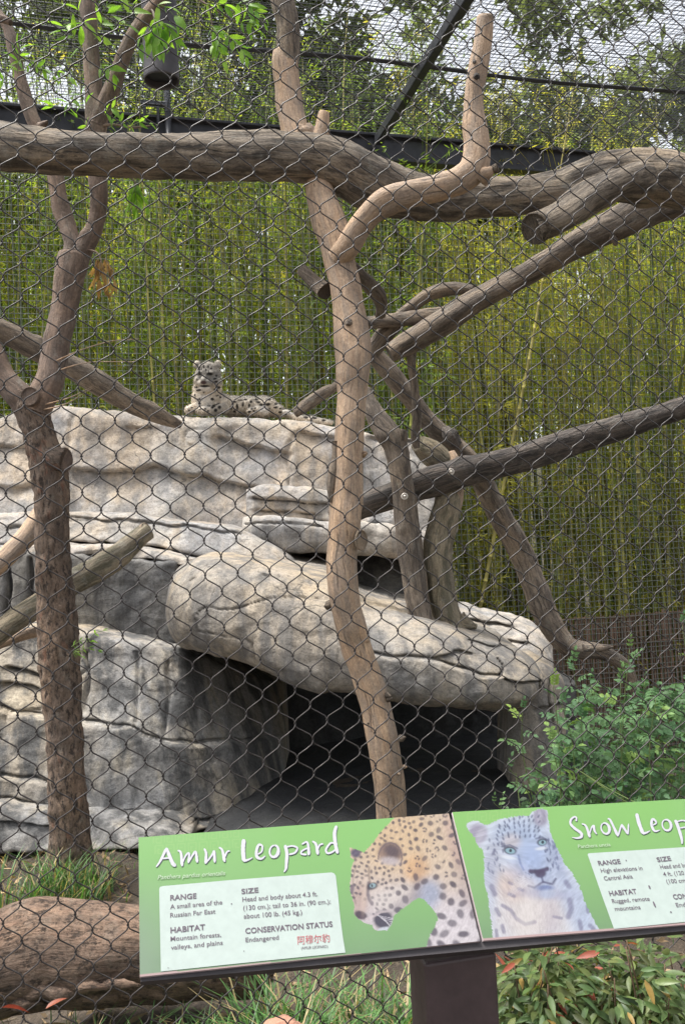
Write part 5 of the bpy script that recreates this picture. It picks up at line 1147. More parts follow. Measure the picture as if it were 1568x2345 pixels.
obj('fur', mesh_np('fur', V, F, m, False, None, np.repeat(np.minimum(lc[iv] * gf.uniform(1.0, 1.5, (nh, 1)), 0.85), 4, 0)), leo)
EYE_M = plain_mat('leopard_eye', (0.16, 0.17, 0.10), 0.15)
for zx, zy in ((208, 243), (352, 248)):
    V, F = ell(zx, zy, DL - 0.222, 14, 9, 0.008); obj('eye', mesh_np('eye', V, F, EYE_M), leo)

# ------------------------------------------------------------------ chain link fence in front
FEN0 = np.array([0, 1.9, 0.0])
CW, CH = 0.0340, 0.0712
n0 = on_plane(569, 960, FEN0, N_DIR); S0 = (n0 - FEN0) @ S_DIR; Z0 = n0[2]
m, nt, bs = _new('chain_wire')
v = coords(nt, 'Object'); nn = noise(nt, v, 40, 4, 0.7)
nt.links.new(ramp(nt, nn, [(0.35, (0.022, 0.018, 0.017)), (0.6, (0.045, 0.039, 0.037)), (0.75, (0.085, 0.077, 0.073))]), bs.inputs['Base Color'])
bs.inputs['Roughness'].default_value = 0.45; bs.inputs['Metallic'].default_value = 0.15
CHAIN = m
fence = thing('chain_link_fence', FEN0 + np.array([0, 0, 0.0]), 'dark woven chain link fence filling the foreground', 'fence')
def fence_wire(k):
    s_l = S0 + k * CW; par = k % 2
    j0, j1 = int((0.35 - Z0) / CH) - 1, int((3.35 - Z0) / CH) + 1
    pts = []
    for j in range(j0, j1):
        zl = Z0 + (j + 0.5 * par) * CH; zr = zl + 0.5 * CH
        # hook on the left column, then on the right one: short upright runs at the hooks, straight slants between
        for (fx, zz, yy) in ((0.02, zl - 0.0042, 0.0026), (-0.045, zl, 0.0), (0.02, zl + 0.0042, -0.0026), (0.11, zl + 0.0095, -0.0028), (0.5, (zl + zr) / 2, -0.0032), (0.89, zr - 0.0095, -0.0028),
                             (0.98, zr - 0.0042, -0.0026), (1.045, zr, 0.0), (0.98, zr + 0.0042, 0.0026), (0.89, zr + 0.0095, 0.0028), (0.5, (zr + zl + CH) / 2, 0.0032), (0.11, zl + CH - 0.0095, 0.0028)):
            pts.append([s_l + fx * CW, yy, zz])
    A = np.array(pts)
    q = np.stack([A[:, 0] * 2.3, 0 * A[:, 0], A[:, 2] * 2.3], -1)
    A[:, 0] += 0.009 * vn(q, 5) + 0.0026 * vn(q * 5, 6); A[:, 2] += 0.009 * vn(q, 7) + 0.002 * vn(q * 5, 8); A[:, 1] += 0.012 * vn(q * 0.7, 9)
    P = FEN0 + S_DIR * A[:, :1] + N_DIR * A[:, 1:2] + np.array([[0, 0, 1.0]]) * A[:, 2:3]
    V, F, G = tube(P, 0.00148, 5, cap=False)
    return mesh_np('wire', V, F, CHAIN, True)
for k in range(-34, 42): obj('wire', fence_wire(k), fence)

# ------------------------------------------------------------------ the information sign
SN = np.array([math.sin(math.radians(15)) * math.cos(math.radians(40.5)), -math.cos(math.radians(15)) * math.cos(math.radians(40.5)), math.sin(math.radians(40.5))])
SP0 = EYE + ray(318, 1917) * 1.4
def sgn(x, y, h=0.0): return on_plane(x, y, SP0, SN) + SN * h
q_l, q_s = sgn(318, 1917), sgn(1029, 1862)
AX = q_s - q_l; AX /= np.linalg.norm(AX)
AY = np.cross(SN, AX)
sign = thing('information_sign', sgn(1090, 2160, -0.3) * np.array([1, 1, 0]), 'slanted green animal information sign on a brown post before the fence', 'sign')
def lin(c): 
    c = np.asarray(c, float) / 255.0
    return np.where(c <= 0.04045, c / 12.92, ((c + 0.055) / 1.055) ** 2.4)
m, nt, bs = _new('sign_print')
at = nt.nodes.new('ShaderNodeAttribute'); at.attribute_name = 'col'
nt.links.new(at.outputs['Color'], bs.inputs['Base Color']); bs.inputs['Roughness'].default_value = 0.42; bs.inputs['Specular IOR Level'].default_value = 0.35
PRINT = m
K_P = 0.335                                  # print colours are scaled to reflectances
def inside(px, py, poly):
    poly = np.asarray(poly, float); r = np.zeros(px.shape, bool)
    for (x0, y0), (x1, y1) in zip(poly, np.roll(poly, -1, 0)):
        c = ((y0 > py) != (y1 > py)); t = (x1 - x0) * (py - y0) / (y1 - y0 + 1e-12) + x0
        r ^= c & (px < t)
    return r
class Paint:
    def __init__(s, x, y, base): s.x, s.y, s.c = x, y, np.repeat(lin(base)[None], len(x), 0)
    def put(s, w, col):
        w = np.clip(w, 0, 1)[:, None]; s.c = s.c * (1 - w) + lin(col)[None] * w
    def spot(s, cx, cy, rx, ry, ang=0.0, soft=0.35):
        u, v = s.x - cx, s.y - cy; u, v = u * math.cos(ang) + v * math.sin(ang), -u * math.sin(ang) + v * math.cos(ang)
        return 1 - sstep(1 - soft, 1 + soft, np.sqrt((u / rx) ** 2 + (v / ry) ** 2))
    def line(s, pl, w): return 1 - sstep(w * 0.35, w * 1.25, poly_dist(s.x, s.y, pl))
def green(p, yt, yb, xl):
    t = np.clip((p.y - yt) / (yb - yt), 0, 1)
    p.put(t ** 1.2, (128, 164, 124)); p.put(0.35 * (1 - t), (152, 214, 118))
    p.put(0.7 * (1 - sstep(xl, xl + 110, p.x)) * sstep(0.2, 1.0, t), (150, 172, 150))
    p.put(0.06 * vn(np.stack([p.x / 60, p.y / 60, 0 * p.x], -1), 3) + 0.03, (170, 200, 160))
def meander(p, x0, y0, n, size, slope, col, wgt=0.35):
    for r in range(2):
        for i in range(n):
            a, b = x0 + i * size * 1.15 + r * 4, y0 + i * size * 1.15 * slope + r * size * 1.1; s_ = size * 0.8
            pl = [(a, b + s_), (a, b), (a + s_, b + s_ * slope), (a + s_, b + s_), (a + s_ * 0.35, b + s_), (a + s_ * 0.35, b + s_ * 0.45), (a + s_ * 0.65, b + s_ * 0.45)]
            p.put(wgt * p.line(pl, 1.6), col)
def panel_grid(corners, nx, ny):
    """corners TL, TR, BR, BL in picture units, laid on the sign plane"""
    TL, TR_, BR, BL = [sgn(*c) for c in corners]
    u = np.linspace(0, 1, nx)[None, :, None]; v = np.linspace(0, 1, ny)[:, None, None]
    V = (TL * (1 - u) + TR_ * u) * (1 - v) + (BL * (1 - u) + BR * u) * v
    ix = np.arange(nx * ny).reshape(ny, nx)
    F = np.stack([ix[:-1, :-1], ix[1:, :-1], ix[1:, 1:], ix[:-1, 1:]], -1).reshape(-1, 4)
    return V.reshape(-1, 3), F, nx, ny
def rim(V, nx, ny, mat, parent, th=0.006):
    """thin edge round a panel"""
    loop = list(range(nx)) + [nx * k + nx - 1 for k in range(1, ny)] + [nx * ny - 2 - k for k in range(nx - 1)] + [nx * (ny - 2 - k) for k in range(ny - 2)]
    a = V[loop]; b = a - SN * th; n = len(loop); i = np.arange(n); j = (i + 1) % n
    return obj('edge', mesh_np('edge', np.vstack([a, b]), np.stack([i, i + n, j + n, j], -1), mat, False), parent)
g = np.random.default_rng(9)
EDGE = plain_mat('sign_edge', (0.50, 0.42, 0.44), 0.5)
# --- left panel with the spotted leopard picture
V, F, nx, ny = panel_grid([(318, 1917), (1027, 1862), (1099, 2154), (321, 2236)], 400, 170)
X, Y = proj(V); p = Paint(X, Y, (146, 205, 122))
green(p, 1880, 2200, 318)
meander(p, 352, 1912, 8, 22, -0.08, (176, 218, 140))
def A(zx, zy): return 765 + zx * 0.22827, 1838.8 + zy * 0.22827
S_A = 0.22827
OUT = [(600, 150), (530, 220), (450, 300), (400, 380), (340, 450), (290, 500), (270, 480), (155, 440), (165, 540), (200, 570), (175, 640), (165, 760), (155, 870), (190, 970), (205, 1040), (195, 1100), (230, 1150), (300, 1200), (380, 1220), (400, 1260), (440, 1282), (530, 1272), (575, 1210), (600, 1120), (680, 1060), (760, 1000), (830, 950), (880, 950), (940, 1010), (1010, 1090), (1040, 1160), (1000, 1250), (950, 1340), (920, 1440), (1500, 1440), (1500, 1380), (1145, 60), (700, 60)]
zx, zy = (X - 765) / S_A, (Y - 1838.8) / S_A
body = inside(zx + 5 * vn(np.stack([zx / 14, zy / 14, 0 * zx], -1), 1), zy + 5 * vn(np.stack([zx / 14, zy / 14, 0 * zx], -1), 2), OUT)
q = Paint(zx, zy, (216, 196, 174))
q.put(sstep(500, 1200, zy) * 0.9, (206, 198, 206)); q.put(q.spot(620, 330, 330, 330, 0.6, 0.6) * 0.6, (224, 192, 150)); q.put(q.spot(820, 660, 120, 130, 0, 0.6) * 0.7, (224, 178, 130))
q.put(q.spot(930, 930, 140, 170, 0.4, 0.5) * 0.8, (158, 170, 198)); q.put(q.spot(1200, 1250, 300, 260, 0, 0.5) * 0.7, (222, 216, 222)); q.put(q.spot(620, 960, 220, 130, -0.4, 0.6) * 0.7, (216, 208, 206))
q.put(q.spot(250, 980, 90, 170, 0.1, 0.5) * 0.7, (186, 160, 152)); q.put(q.spot(1270, 330, 150, 330, -0.25, 0.5) * 0.5, (206, 172, 164))
dk = (74, 66, 84)
pts_ = []
for _ in range(2600):
    a, b = g.uniform(150, 1480), g.uniform(100, 1420)
    head = 1 - sstep(560, 820, a + 0.35 * (b - 700))
    r = 17 * head + (29 + 16 * sstep(500, 1250, b)) * (1 - head)
    if inside(np.array([a]), np.array([b]), OUT)[0] and all((a - c) ** 2 + (b - d) ** 2 > (1.55 * (r + e)) ** 2 * 0.62 for c, d, e in pts_): pts_.append((a, b, r))
for a, b, r in pts_:
    if (a - 375) ** 2 + (b - 850) ** 2 < 70 ** 2 or (a - 270) ** 2 + (b - 1060) ** 2 < 95 ** 2 or (a < 600 and b > 1130) or ((a - 560) / 130) ** 2 + ((b - 500) / 120) ** 2 < 1 or ((a - 930) / 110) ** 2 + ((b - 960) / 120) ** 2 < 1: continue
    an = g.uniform(-0.5, 1.1); e = g.uniform(0.72, 1.3)
    w = q.spot(a, b, r * e, r / e * 0.9, an)
    if r > 26 and b < 760 and g.random() < 0.7:
        w = np.zeros(len(zx))
        for kk in range(int(g.integers(2, 5))):
            t_ = an + kk * 1.9 + g.normal(0, 0.3); w = np.maximum(w, q.spot(a + 0.62 * r * math.cos(t_), b + 0.62 * r * math.sin(t_), r * g.uniform(0.4, 0.62), r * g.uniform(0.28, 0.42), t_ + 1.57))
    q.put(0.86 * w * (0.75 + 0.25 * g.random()), dk)
q.put(0.9 * q.spot(560, 500, 122, 108, 0.2, 0.25), (150, 124, 114)); q.put(0.85 * q.spot(580, 480, 88, 66, 0.5, 0.6), (86, 74, 86)); q.put(0.7 * q.spot(560, 580, 100, 40, 0.1, 0.6), (208, 200, 206)); q.put(0.8 * q.line([(440, 560), (448, 500), (470, 450), (510, 410), (560, 394), (612, 408), (652, 446), (674, 500), (680, 560), (662, 630)], 9), (108, 94, 104))
q.put(0.95 * q.spot(215, 500, 52, 46, 0.3, 0.4), (96, 88, 112))
q.put(0.85 * q.line([(345, 800), (335, 900), (350, 960), (380, 1010)], 22), (110, 98, 112)); q.put(0.95 * q.spot(378, 832, 60, 36, -0.3, 0.3), (58, 56, 72)); q.put(0.95 * q.spot(386, 824, 30, 22, -0.2, 0.3), (158, 186, 196)); q.put(0.95 * q.spot(378, 826, 11, 14, 0, 0.3), (34, 36, 48)); q.put(0.8 * q.spot(180, 860, 22, 50, 0.2, 0.4), (120, 110, 125))
q.put(0.95 * q.spot(266, 1122, 66, 42, 0.35, 0.3), (76, 62, 80)); q.put(0.95 * q.spot(490, 1165, 96, 92, 0.1, 0.25), (66, 64, 84))
for k in range(7): q.put(0.8 * q.line([(430 + 14 * k, 1120 + 10 * k), (500 + 12 * k, 1140 + 18 * k), (585, 1150 + 10 * k)], 4), (214, 210, 220))
q.put(0.8 * q.line([(320, 1160), (400, 1130), (470, 1090), (550, 1080)], 14), (208, 196, 200)); q.put(0.8 * q.spot(500, 1262, 60, 22, -0.2, 0.4), (206, 214, 226)); q.put(0.6 * q.spot(330, 1190, 60, 22, 0.2, 0.5), (210, 200, 206))
fur = fbm(np.stack([(zx + 0.5 * zy) / 7, (zy - 0.5 * zx) / 30, 0 * zx], -1), 3, 4)
q.c *= (1 + 0.16 * fur)[:, None]
q.put(0.35 * q.spot(700, 1010, 190, 60, -0.5, 0.7), (120, 112, 128)); q.put(0.30 * q.spot(830, 800, 60, 220, 0.2, 0.8), (120, 100, 104)); q.put(0.45 * q.spot(300, 900, 26, 190, 0.05, 0.7), (226, 204, 190)); q.put(0.4 * q.line([(215, 640), (190, 760), (182, 880), (215, 1000)], 10), (120, 104, 106)); q.put(0.4 * q.spot(470, 960, 110, 90, 0.3, 0.8), (228, 220, 216)); q.put(0.5 * q.line([(350, 640), (345, 720), (360, 790)], 14), (120, 98, 96))
q.put(0.35 * q.spot(1320, 700, 90, 420, -0.25, 0.8), (150, 128, 138))
c = np.where(body[:, None], q.c, p.c)
c = np.where((Y > 2231 - 0.0955 * (X - 321))[:, None], lin((205, 176, 176))[None], c)      # worn pinkish lower edge
lp = obj('panel', mesh_np('panel', V, F, PRINT, False, None, c * K_P), sign); lp['label'] = 'green panel with a printed picture of a spotted orange leopard'
rim(V, nx, ny, EDGE, lp)
# --- right panel with the snow leopard picture
V, F, nx, ny = panel_grid([(1035, 1859), (1760, 1818), (1850, 2094), (1106, 2153)], 440, 170)
X, Y = proj(V); p = Paint(X, Y, (150, 206, 120))
green(p, 1840, 2150, 900); meander(p, 1070, 1862, 6, 22, -0.06, (176, 218, 140))
zx, zy = (X - 1024.6) / 0.3464, (Y - 1824.7) / 0.3464
OUT2 = [(300, 960), (290, 850), (265, 650), (240, 560), (240, 450), (235, 350), (195, 320), (175, 260), (135, 220), (125, 185), (150, 160), (200, 160), (260, 185), (330, 150), (420, 130), (540, 120), (575, 88), (620, 74), (655, 84), (665, 150), (670, 220), (700, 290), (740, 370), (770, 440), (820, 500), (870, 590), (900, 680), (940, 770), (1010, 900), (1010, 960)]
jz = np.stack([zx / 10, zy / 10, 0 * zx], -1)
body = inside(zx + 5 * vn(jz, 1), zy + 5 * vn(jz, 2), OUT2)
q = Paint(zx, zy, (212, 219, 232))
q.put(0.8 * q.spot(560, 760, 260, 260, 0, 0.6), (216, 206, 204)); q.put(0.7 * q.spot(430, 570, 120, 110, 0, 0.6), (212, 190, 178)); q.put(0.62 * q.spot(560, 400, 140, 150, 0.3, 0.9), (132, 160, 214)); q.put(0.45 * q.spot(640, 560, 120, 90, 0.1, 0.9), (156, 180, 222)); q.put(0.4 * q.spot(430, 250, 130, 80, 0, 0.9), (160, 182, 218)); q.put(0.5 * q.spot(470, 220, 170, 90, -0.2, 0.6), (168, 186, 216)); q.put(0.6 * q.spot(850, 720, 90, 240, -0.4, 0.6), (170, 186, 218)); q.put(0.5 * q.spot(260, 600, 60, 260, 0.0, 0.6), (186, 196, 220)); q.put(0.5 * q.spot(420, 290, 60, 50, 0, 0.6), (206, 188, 180))
dk = (74, 78, 112)
for a, b, c, d, e in ((195, 245, 62, 70, 0.5), (612, 130, 46, 62, 0.0)): q.put(0.8 * q.spot(a, b, c, d, e, 0.35), (152, 142, 166))
q.put(0.6 * q.spot(215, 250, 26, 50, 0.5, 0.5), (200, 200, 214)); q.put(0.6 * q.spot(606, 140, 18, 40, 0, 0.5), (196, 196, 214))
for i in range(46):      # forehead flecks in arching rows
    r, t = i // 9, (i % 9) / 8.0
    a = 345 + 250 * t + 8 * r * (t - 0.5) + g.normal(0, 6); b = 160 + 26 * r + 70 * (t - 0.5) ** 2 - 18 * t * (3 - r * 0.5) + g.normal(0, 4)
    q.put(0.72 * q.spot(a, b, 6, 13, (t - 0.5) * 1.1, 0.4), dk)
for i in range(70):
    a, b = g.uniform(260, 400), g.uniform(280, 500)
    if g.random() < 0.5: a, b = g.uniform(640, 740), g.uniform(280, 480)
    q.put(0.6 * q.spot(a, b, 6, 14, g.uniform(-0.5, 0.5), 0.4), dk)
q.put(0.6 * q.line([(466, 385), (480, 440), (500, 480)], 8), (112, 126, 176))
q.put(0.95 * q.line([(545, 490), (600, 492), (655, 475)], 18), (78, 68, 98)); q.put(0.95 * q.spot(612, 505, 38, 28, -0.1, 0.3), (78, 68, 98)); q.put(0.8 * q.line([(620, 525), (628, 560), (570, 598), (530, 585)], 9), (92, 92, 126)); q.put(0.8 * q.line([(628, 560), (690, 575), (712, 540)], 9), (92, 92, 126)); q.put(0.8 * q.spot(640, 600, 60, 20, 0, 0.5), (110, 128, 180)); q.put(0.7 * q.spot(660, 640, 50, 28, 0, 0.5), (206, 224, 244))
for i in range(24): q.put(0.5 * q.spot(g.uniform(450, 560), g.uniform(500, 570), 5, 3, 0, 0.4), dk)
for pl, w in (([(360, 715), (420, 750), (450, 800), (510, 840), (575, 825)], 15), ([(805, 680), (815, 740), (795, 790)], 22), ([(780, 560), (800, 590)], 20), ([(290, 590), (310, 640)], 22), ([(320, 740), (340, 780)], 16), ([(700, 790), (750, 800)], 12), ([(870, 820), (880, 870)], 18), ([(920, 720), (925, 760)], 14), ([(405, 640), (440, 655)], 14), ([(940, 850), (970, 880)], 18), ([(360, 850), (370, 890)], 16), ([(320, 880), (325, 930)], 14), ([(470, 605), (495, 615)], 14), ([(405, 565), (425, 575)], 12)): q.put(0.6 * q.line(pl, w), (112, 106, 140))
fur = fbm(np.stack([(zx - 0.3 * (zx - 560) * 0.01 * zy) / 7, zy / 24, 0 * zx], -1), 3, 4)
q.c *= (1 + 0.15 * fur)[:, None]
q.put(0.4 * q.spot(300, 420, 50, 150, 0.1, 0.8), (150, 150, 176)); q.put(0.4 * q.spot(725, 400, 40, 130, -0.3, 0.8), (136, 148, 190)); q.put(0.35 * q.spot(520, 560, 70, 36, 0.2, 0.8), (226, 220, 222)); q.put(0.45 * q.spot(620, 640, 190, 30, 0.05, 0.8), (150, 150, 186));  q.put(0.4 * q.spot(520, 800, 60, 160, 0.1, 0.9), (236, 230, 226))
for ex, ey, rx_, ry_, an_ in ((410, 352, 44, 27, 0.18), (622, 297, 34, 25, -0.12)):
    q.put(0.92 * q.spot(ex, ey, rx_, ry_, an_, 0.25), (62, 62, 84)); q.put(0.97 * q.spot(ex + 2, ey + 3, rx_ * 0.72, ry_ * 0.66, an_, 0.2), (150, 186, 200)); q.put(0.97 * q.spot(ex + 4, ey + 1, 9, 11, 0, 0.25), (30, 34, 48)); q.put(0.8 * q.spot(ex - rx_ * 0.2, ey + ry_ * 1.7, rx_ * 1.1, ry_ * 0.4, an_, 0.5), (226, 232, 242)); q.put(0.7 * q.line([(ex - rx_ * 1.2, ey - ry_ * 0.9), (ex, ey - ry_ * 1.35), (ex + rx_ * 1.1, ey - ry_ * 0.5)], 7), (84, 88, 118))
q.put(0.0 * zx, (232, 224, 220)); q.put(0.3 * q.spot(690, 820, 50, 150, 0, 0.9), (168, 160, 182))
for k in range(9): q.put(0.5 * q.line([(500 + 4 * k, 520 + 7 * k), (440 - 6 * k, 540 + 16 * k)], 2.2), (236, 236, 240))
c = np.where(body[:, None], q.c, p.c)
c = np.where((Y > 2149 - 0.079 * (X - 1106))[:, None], lin((205, 176, 176))[None], c)
rpn = obj('panel', mesh_np('panel', V, F, PRINT, False, None, c * K_P), sign); rpn['label'] = 'green panel with a printed picture of a pale snow leopard'
rim(V, nx, ny, EDGE, rpn)
# --- backing board and post
FRAME = plain_mat('sign_frame', (0.035, 0.03, 0.033), 0.6, 0.0, 0.2, 20)
a, b, c, d = sgn(320, 1919, -0.0065), sgn(1768, 1822, -0.0065), sgn(1862, 2100, -0.0065), sgn(323, 2244, -0.0065)
V = np.array([a, b, c, d] + [x - SN * 0.018 for x in (a, b, c, d)])
bb = obj('backing_board', mesh_np('backing_board', V, [[0, 3, 2, 1], [4, 5, 6, 7], [0, 1, 5, 4], [1, 2, 6, 5], [2, 3, 7, 6], [3, 0, 4, 7]], FRAME, False), sign)
m, nt, bs = _new('post_paint')
v = coords(nt, 'Object', (1, 1, 0.4)); n1 = noise(nt, v, 7, 5, 0.6); n2 = noise(nt, coords(nt, 'Object'), 60, 3, 0.6)
nt.links.new(mixc(nt, 1.0, ramp(nt, n1, [(0.3, (0.046, 0.031, 0.033)), (0.7, (0.070, 0.047, 0.047))]), ramp(nt, n2, [(0.3, 0.85), (0.7, 1.1)]), 'MULTIPLY'), bs.inputs['Base Color'])
bs.inputs['Roughness'].default_value = 0.5; nt.links.new(bump(nt, n2, 0.002, 0.4), bs.inputs['Normal'])
pc = (sgn(951, 2175, -0.05) + sgn(1134, 2160, -0.05)) / 2; hw = 0.93 * np.linalg.norm(sgn(951, 2175, -0.05) - sgn(1134, 2160, -0.05)) / 2
AXh = np.array([AX[0], AX[1], 0]); AXh /= np.linalg.norm(AXh); AN = np.cross([0, 0, 1.0], AXh); pc = pc + AXh * 0.020
ps = obj('post', mesh_np('post', box_pts(np.array([pc[0], pc[1], 0.45]) + AN * 0.04, AXh * hw, AN * 0.045, np.array([0, 0, 0.55])), BOXF, m, False), sign)
bv = ps.modifiers.new('bevel', 'BEVEL'); bv.width = 0.006; bv.segments = 3

# --- lettering
def flat(name, rgb_, rough=0.5):
    m, nt, bs = _new(name); v = coords(nt, 'Object'); n = noise(nt, v, 60, 3, 0.6); c = lin(rgb_) * K_P
    nt.links.new(mixc(nt, 1.0, tuple(c), ramp(nt, n, [(0.3, 0.95), (0.7, 1.04)]), 'MULTIPLY'), bs.inputs['Base Color'])
    bs.inputs['Roughness'].default_value = rough; bs.inputs['Specular IOR Level'].default_value = 0.3
    return m
INK_W, INK_S, INK_G, INK_R, INK_L, PAPER = flat('white_ink', (240, 240, 252)), flat('shadow_ink', (130, 138, 146)), flat('grey_ink', (132, 120, 134)), flat('red_ink', (226, 120, 128)), flat('pale_ink', (212, 236, 204)), flat('plaque_paper', (222, 238, 232))
def flat_poly(name, pts, mat, parent, h):
    V = np.array([sgn(*q) + SN * h for q in pts]); me = bpy.data.meshes.new(name); me.from_pydata([tuple(v) for v in V], [], [list(range(len(V)))]); me.update(); me.materials.append(mat)
    return obj(name, me, parent)
c1 = lambda z: (308.8 + z[0] * 0.3133, 1880.8 + z[1] * 0.3133)
c2 = lambda z: (1291.3 + z[0] * 0.17634, 1838.8 + z[1] * 0.17634)
flat_poly('plaque', [c1(z) for z in ((180, 492), (186, 478), (205, 472), (700, 428), (1437, 372), (1456, 380), (1467, 396), (1484, 540), (1500, 700), (1520, 850), (1538, 958), (900, 1022), (192, 1096), (186, 800), (182, 620))], PAPER, lp, 0.0007)
flat_poly('plaque', [c2(z) for z in ((298, 668), (305, 655), (325, 650), (1568, 570), (2560, 508), (2700, 1428), (1568, 1540), (640, 1632), (480, 1190))], PAPER, rpn, 0.0007)
def strokes(name, items, conv, mat, parent, h, dx=0.0, dy=0.0, wide=0.0):
    """brush lettering: tapered ribbons, each (points, widths)"""
    parts = []; hh = h
    for pl, ws in items:
        Q = catmull(np.array([list(q) + [w] for q, w in zip(pl, np.interp(np.linspace(0, 1, len(pl)), np.linspace(0, 1, len(ws)), ws))], float), 6)
        T = np.gradient(Q[:, :2], axis=0); T /= np.linalg.norm(T, axis=1)[:, None] + 1e-9; Nn = np.stack([-T[:, 1], T[:, 0]], -1)
        w = Q[:, 2:3] / 2 + wide
        w = w * (1 + 0.10 * vn(np.stack([Q[:, 0] / 9, Q[:, 1] / 9, 0 * Q[:, 0]], -1), 3))[:, None]
        w[0] *= 0.5; w[-1] *= 0.4
        L_, R_ = Q[:, :2] + Nn * w, Q[:, :2] - Nn * w
        V = np.array([sgn(*conv((q[0] + dx, q[1] + dy))) + SN * hh for q in np.vstack([L_, R_])]); n = len(Q)
        hh += 0.00001; i = np.arange(n - 1)
        parts.append((V, np.stack([i, i + 1, i + 1 + n, i + n], -1)))
    V, F, _, _ = join(parts)
    return obj(name, mesh_np(name, V, F, mat, False), parent)
def ring(cx, cy, rx, ry, ang):
    return [(cx + rx * math.cos(t) * math.cos(ang) - ry * math.sin(t) * math.sin(ang), cy + rx * math.cos(t) * math.sin(ang) + ry * math.sin(t) * math.cos(ang)) for t in np.linspace(-1.8, 4.6, 14)]
AMUR = {'A': [([(25, 370), (60, 320), (110, 215)], (10, 24)), ([(110, 215), (135, 285), (165, 350), (186, 352)], (20, 32, 22)), ([(72, 302), (150, 296)], (14, 12))],
    'm': [([(200, 235), (226, 258), (236, 365)], (12, 24)), ([(238, 335), (268, 274), (292, 262), (286, 340)], (12, 18)), ([(286, 335), (325, 268), (346, 250), (358, 335)], (12, 22))],
    'u': [([(415, 220), (430, 262), (426, 345)], (14, 24)), ([(426, 340), (470, 285), (495, 236)], (14, 14)), ([(495, 236), (500, 335)], (20, 22))],
    'r': [([(535, 210), (562, 238), (580, 330)], (14, 24)), ([(580, 290), (600, 248), (622, 240)], (14, 14))],
    'L': [([(735, 145), (729, 230), (736, 325)], (34, 30)), ([(732, 322), (770, 312), (806, 294)], (22, 8))],
    'e': [([(845, 270), (880, 245), (884, 200), (856, 192), (838, 240), (842, 288), (876, 304), (910, 280)], (10, 14, 22, 24, 8))],
    'o': [(ring(980, 242, 35, 48, 0.2), (12, 28, 14, 12))],
    'p': [([(1070, 192), (1084, 260), (1080, 340), (1076, 384), (1060, 412)], (26, 26, 20, 10)), ([(1080, 208), (1130, 200), (1168, 216), (1150, 254), (1100, 270)], (12, 16, 14))],
    'a': [([(1205, 186), (1245, 168), (1258, 205), (1262, 275)], (12, 24)), ([(1255, 215), (1207, 240), (1202, 264), (1245, 270)], (12, 16))],
    'r2': [([(1290, 160), (1320, 188), (1336, 270)], (14, 26)), ([(1334, 225), (1350, 192), (1378, 182)], (14, 14))],
    'd': [([(1486, 35), (1470, 100), (1480, 200), (1496, 262)], (22, 28, 26)), ([(1478, 182), (1440, 176), (1402, 225), (1412, 258), (1450, 250), (1484, 225)], (12, 18, 12))]}
SNOW = {'S': [([(148, 236), (150, 192), (124, 180), (80, 216), (76, 272), (130, 330), (208, 388), (216, 436), (160, 456), (92, 446)], (22, 20, 28, 36, 34, 8))],
    'n': [([(220, 268), (276, 302), (326, 446)], (14, 38)), ([(322, 400), (346, 322), (376, 286)], (16, 22)), ([(374, 286), (386, 360), (416, 406)], (36, 14))],
    'o': [(ring(525, 330, 52, 72, -0.35), (16, 38, 20, 16))],
    'w': [([(554, 206), (592, 226), (690, 432)], (14, 38)), ([(690, 432), (736, 276)], (20, 22)), ([(734, 276), (820, 406)], (34, 26)), ([(820, 406), (826, 268)], (22, 18))],
    'L': [([(930, 135), (962, 262), (1014, 400)], (46, 44)), ([(1010, 396), (1060, 384), (1106, 360)], (34, 12))],
    'e': [([(1132, 292), (1184, 262), (1166, 222), (1132, 216), (1126, 290), (1166, 364), (1236, 350)], (14, 22, 34, 34, 10))],
    'o2': [(ring(1320, 286, 56, 72, -0.3), (16, 36, 20, 16))],
    'p': [([(1430, 220), (1466, 302), (1514, 460), (1520, 532)], (36, 40, 22)), ([(1442, 246), (1520, 226), (1588, 246), (1600, 300), (1490, 326)], (16, 22, 18))]}
ard = lambda it: [([(1690 + (a - 1205) * 1.62, 210 + (b - 168) * 1.55 - (a - 1205) * 0.02) for a, b in pl], tuple(w * 1.5 for w in ws)) for pl, ws in it]
for k in ('a', 'r2', 'd'): SNOW['x' + k] = ard(AMUR[k])
cA = lambda z: (350.9 + z[0] * 0.28197, 1880.8 + z[1] * 0.28197)
for k, it in AMUR.items():
    o = strokes('letter', it, cA, INK_W, lp, 0.0013); strokes('letter_shadow', it, cA, INK_S, lp, 0.0006, 5, 4)
for k, it in SNOW.items():
    o = strokes('letter', it, c2, INK_W, rpn, 0.0013); strokes('letter_shadow', it, c2, INK_S, rpn, 0.0006, 8, 6)
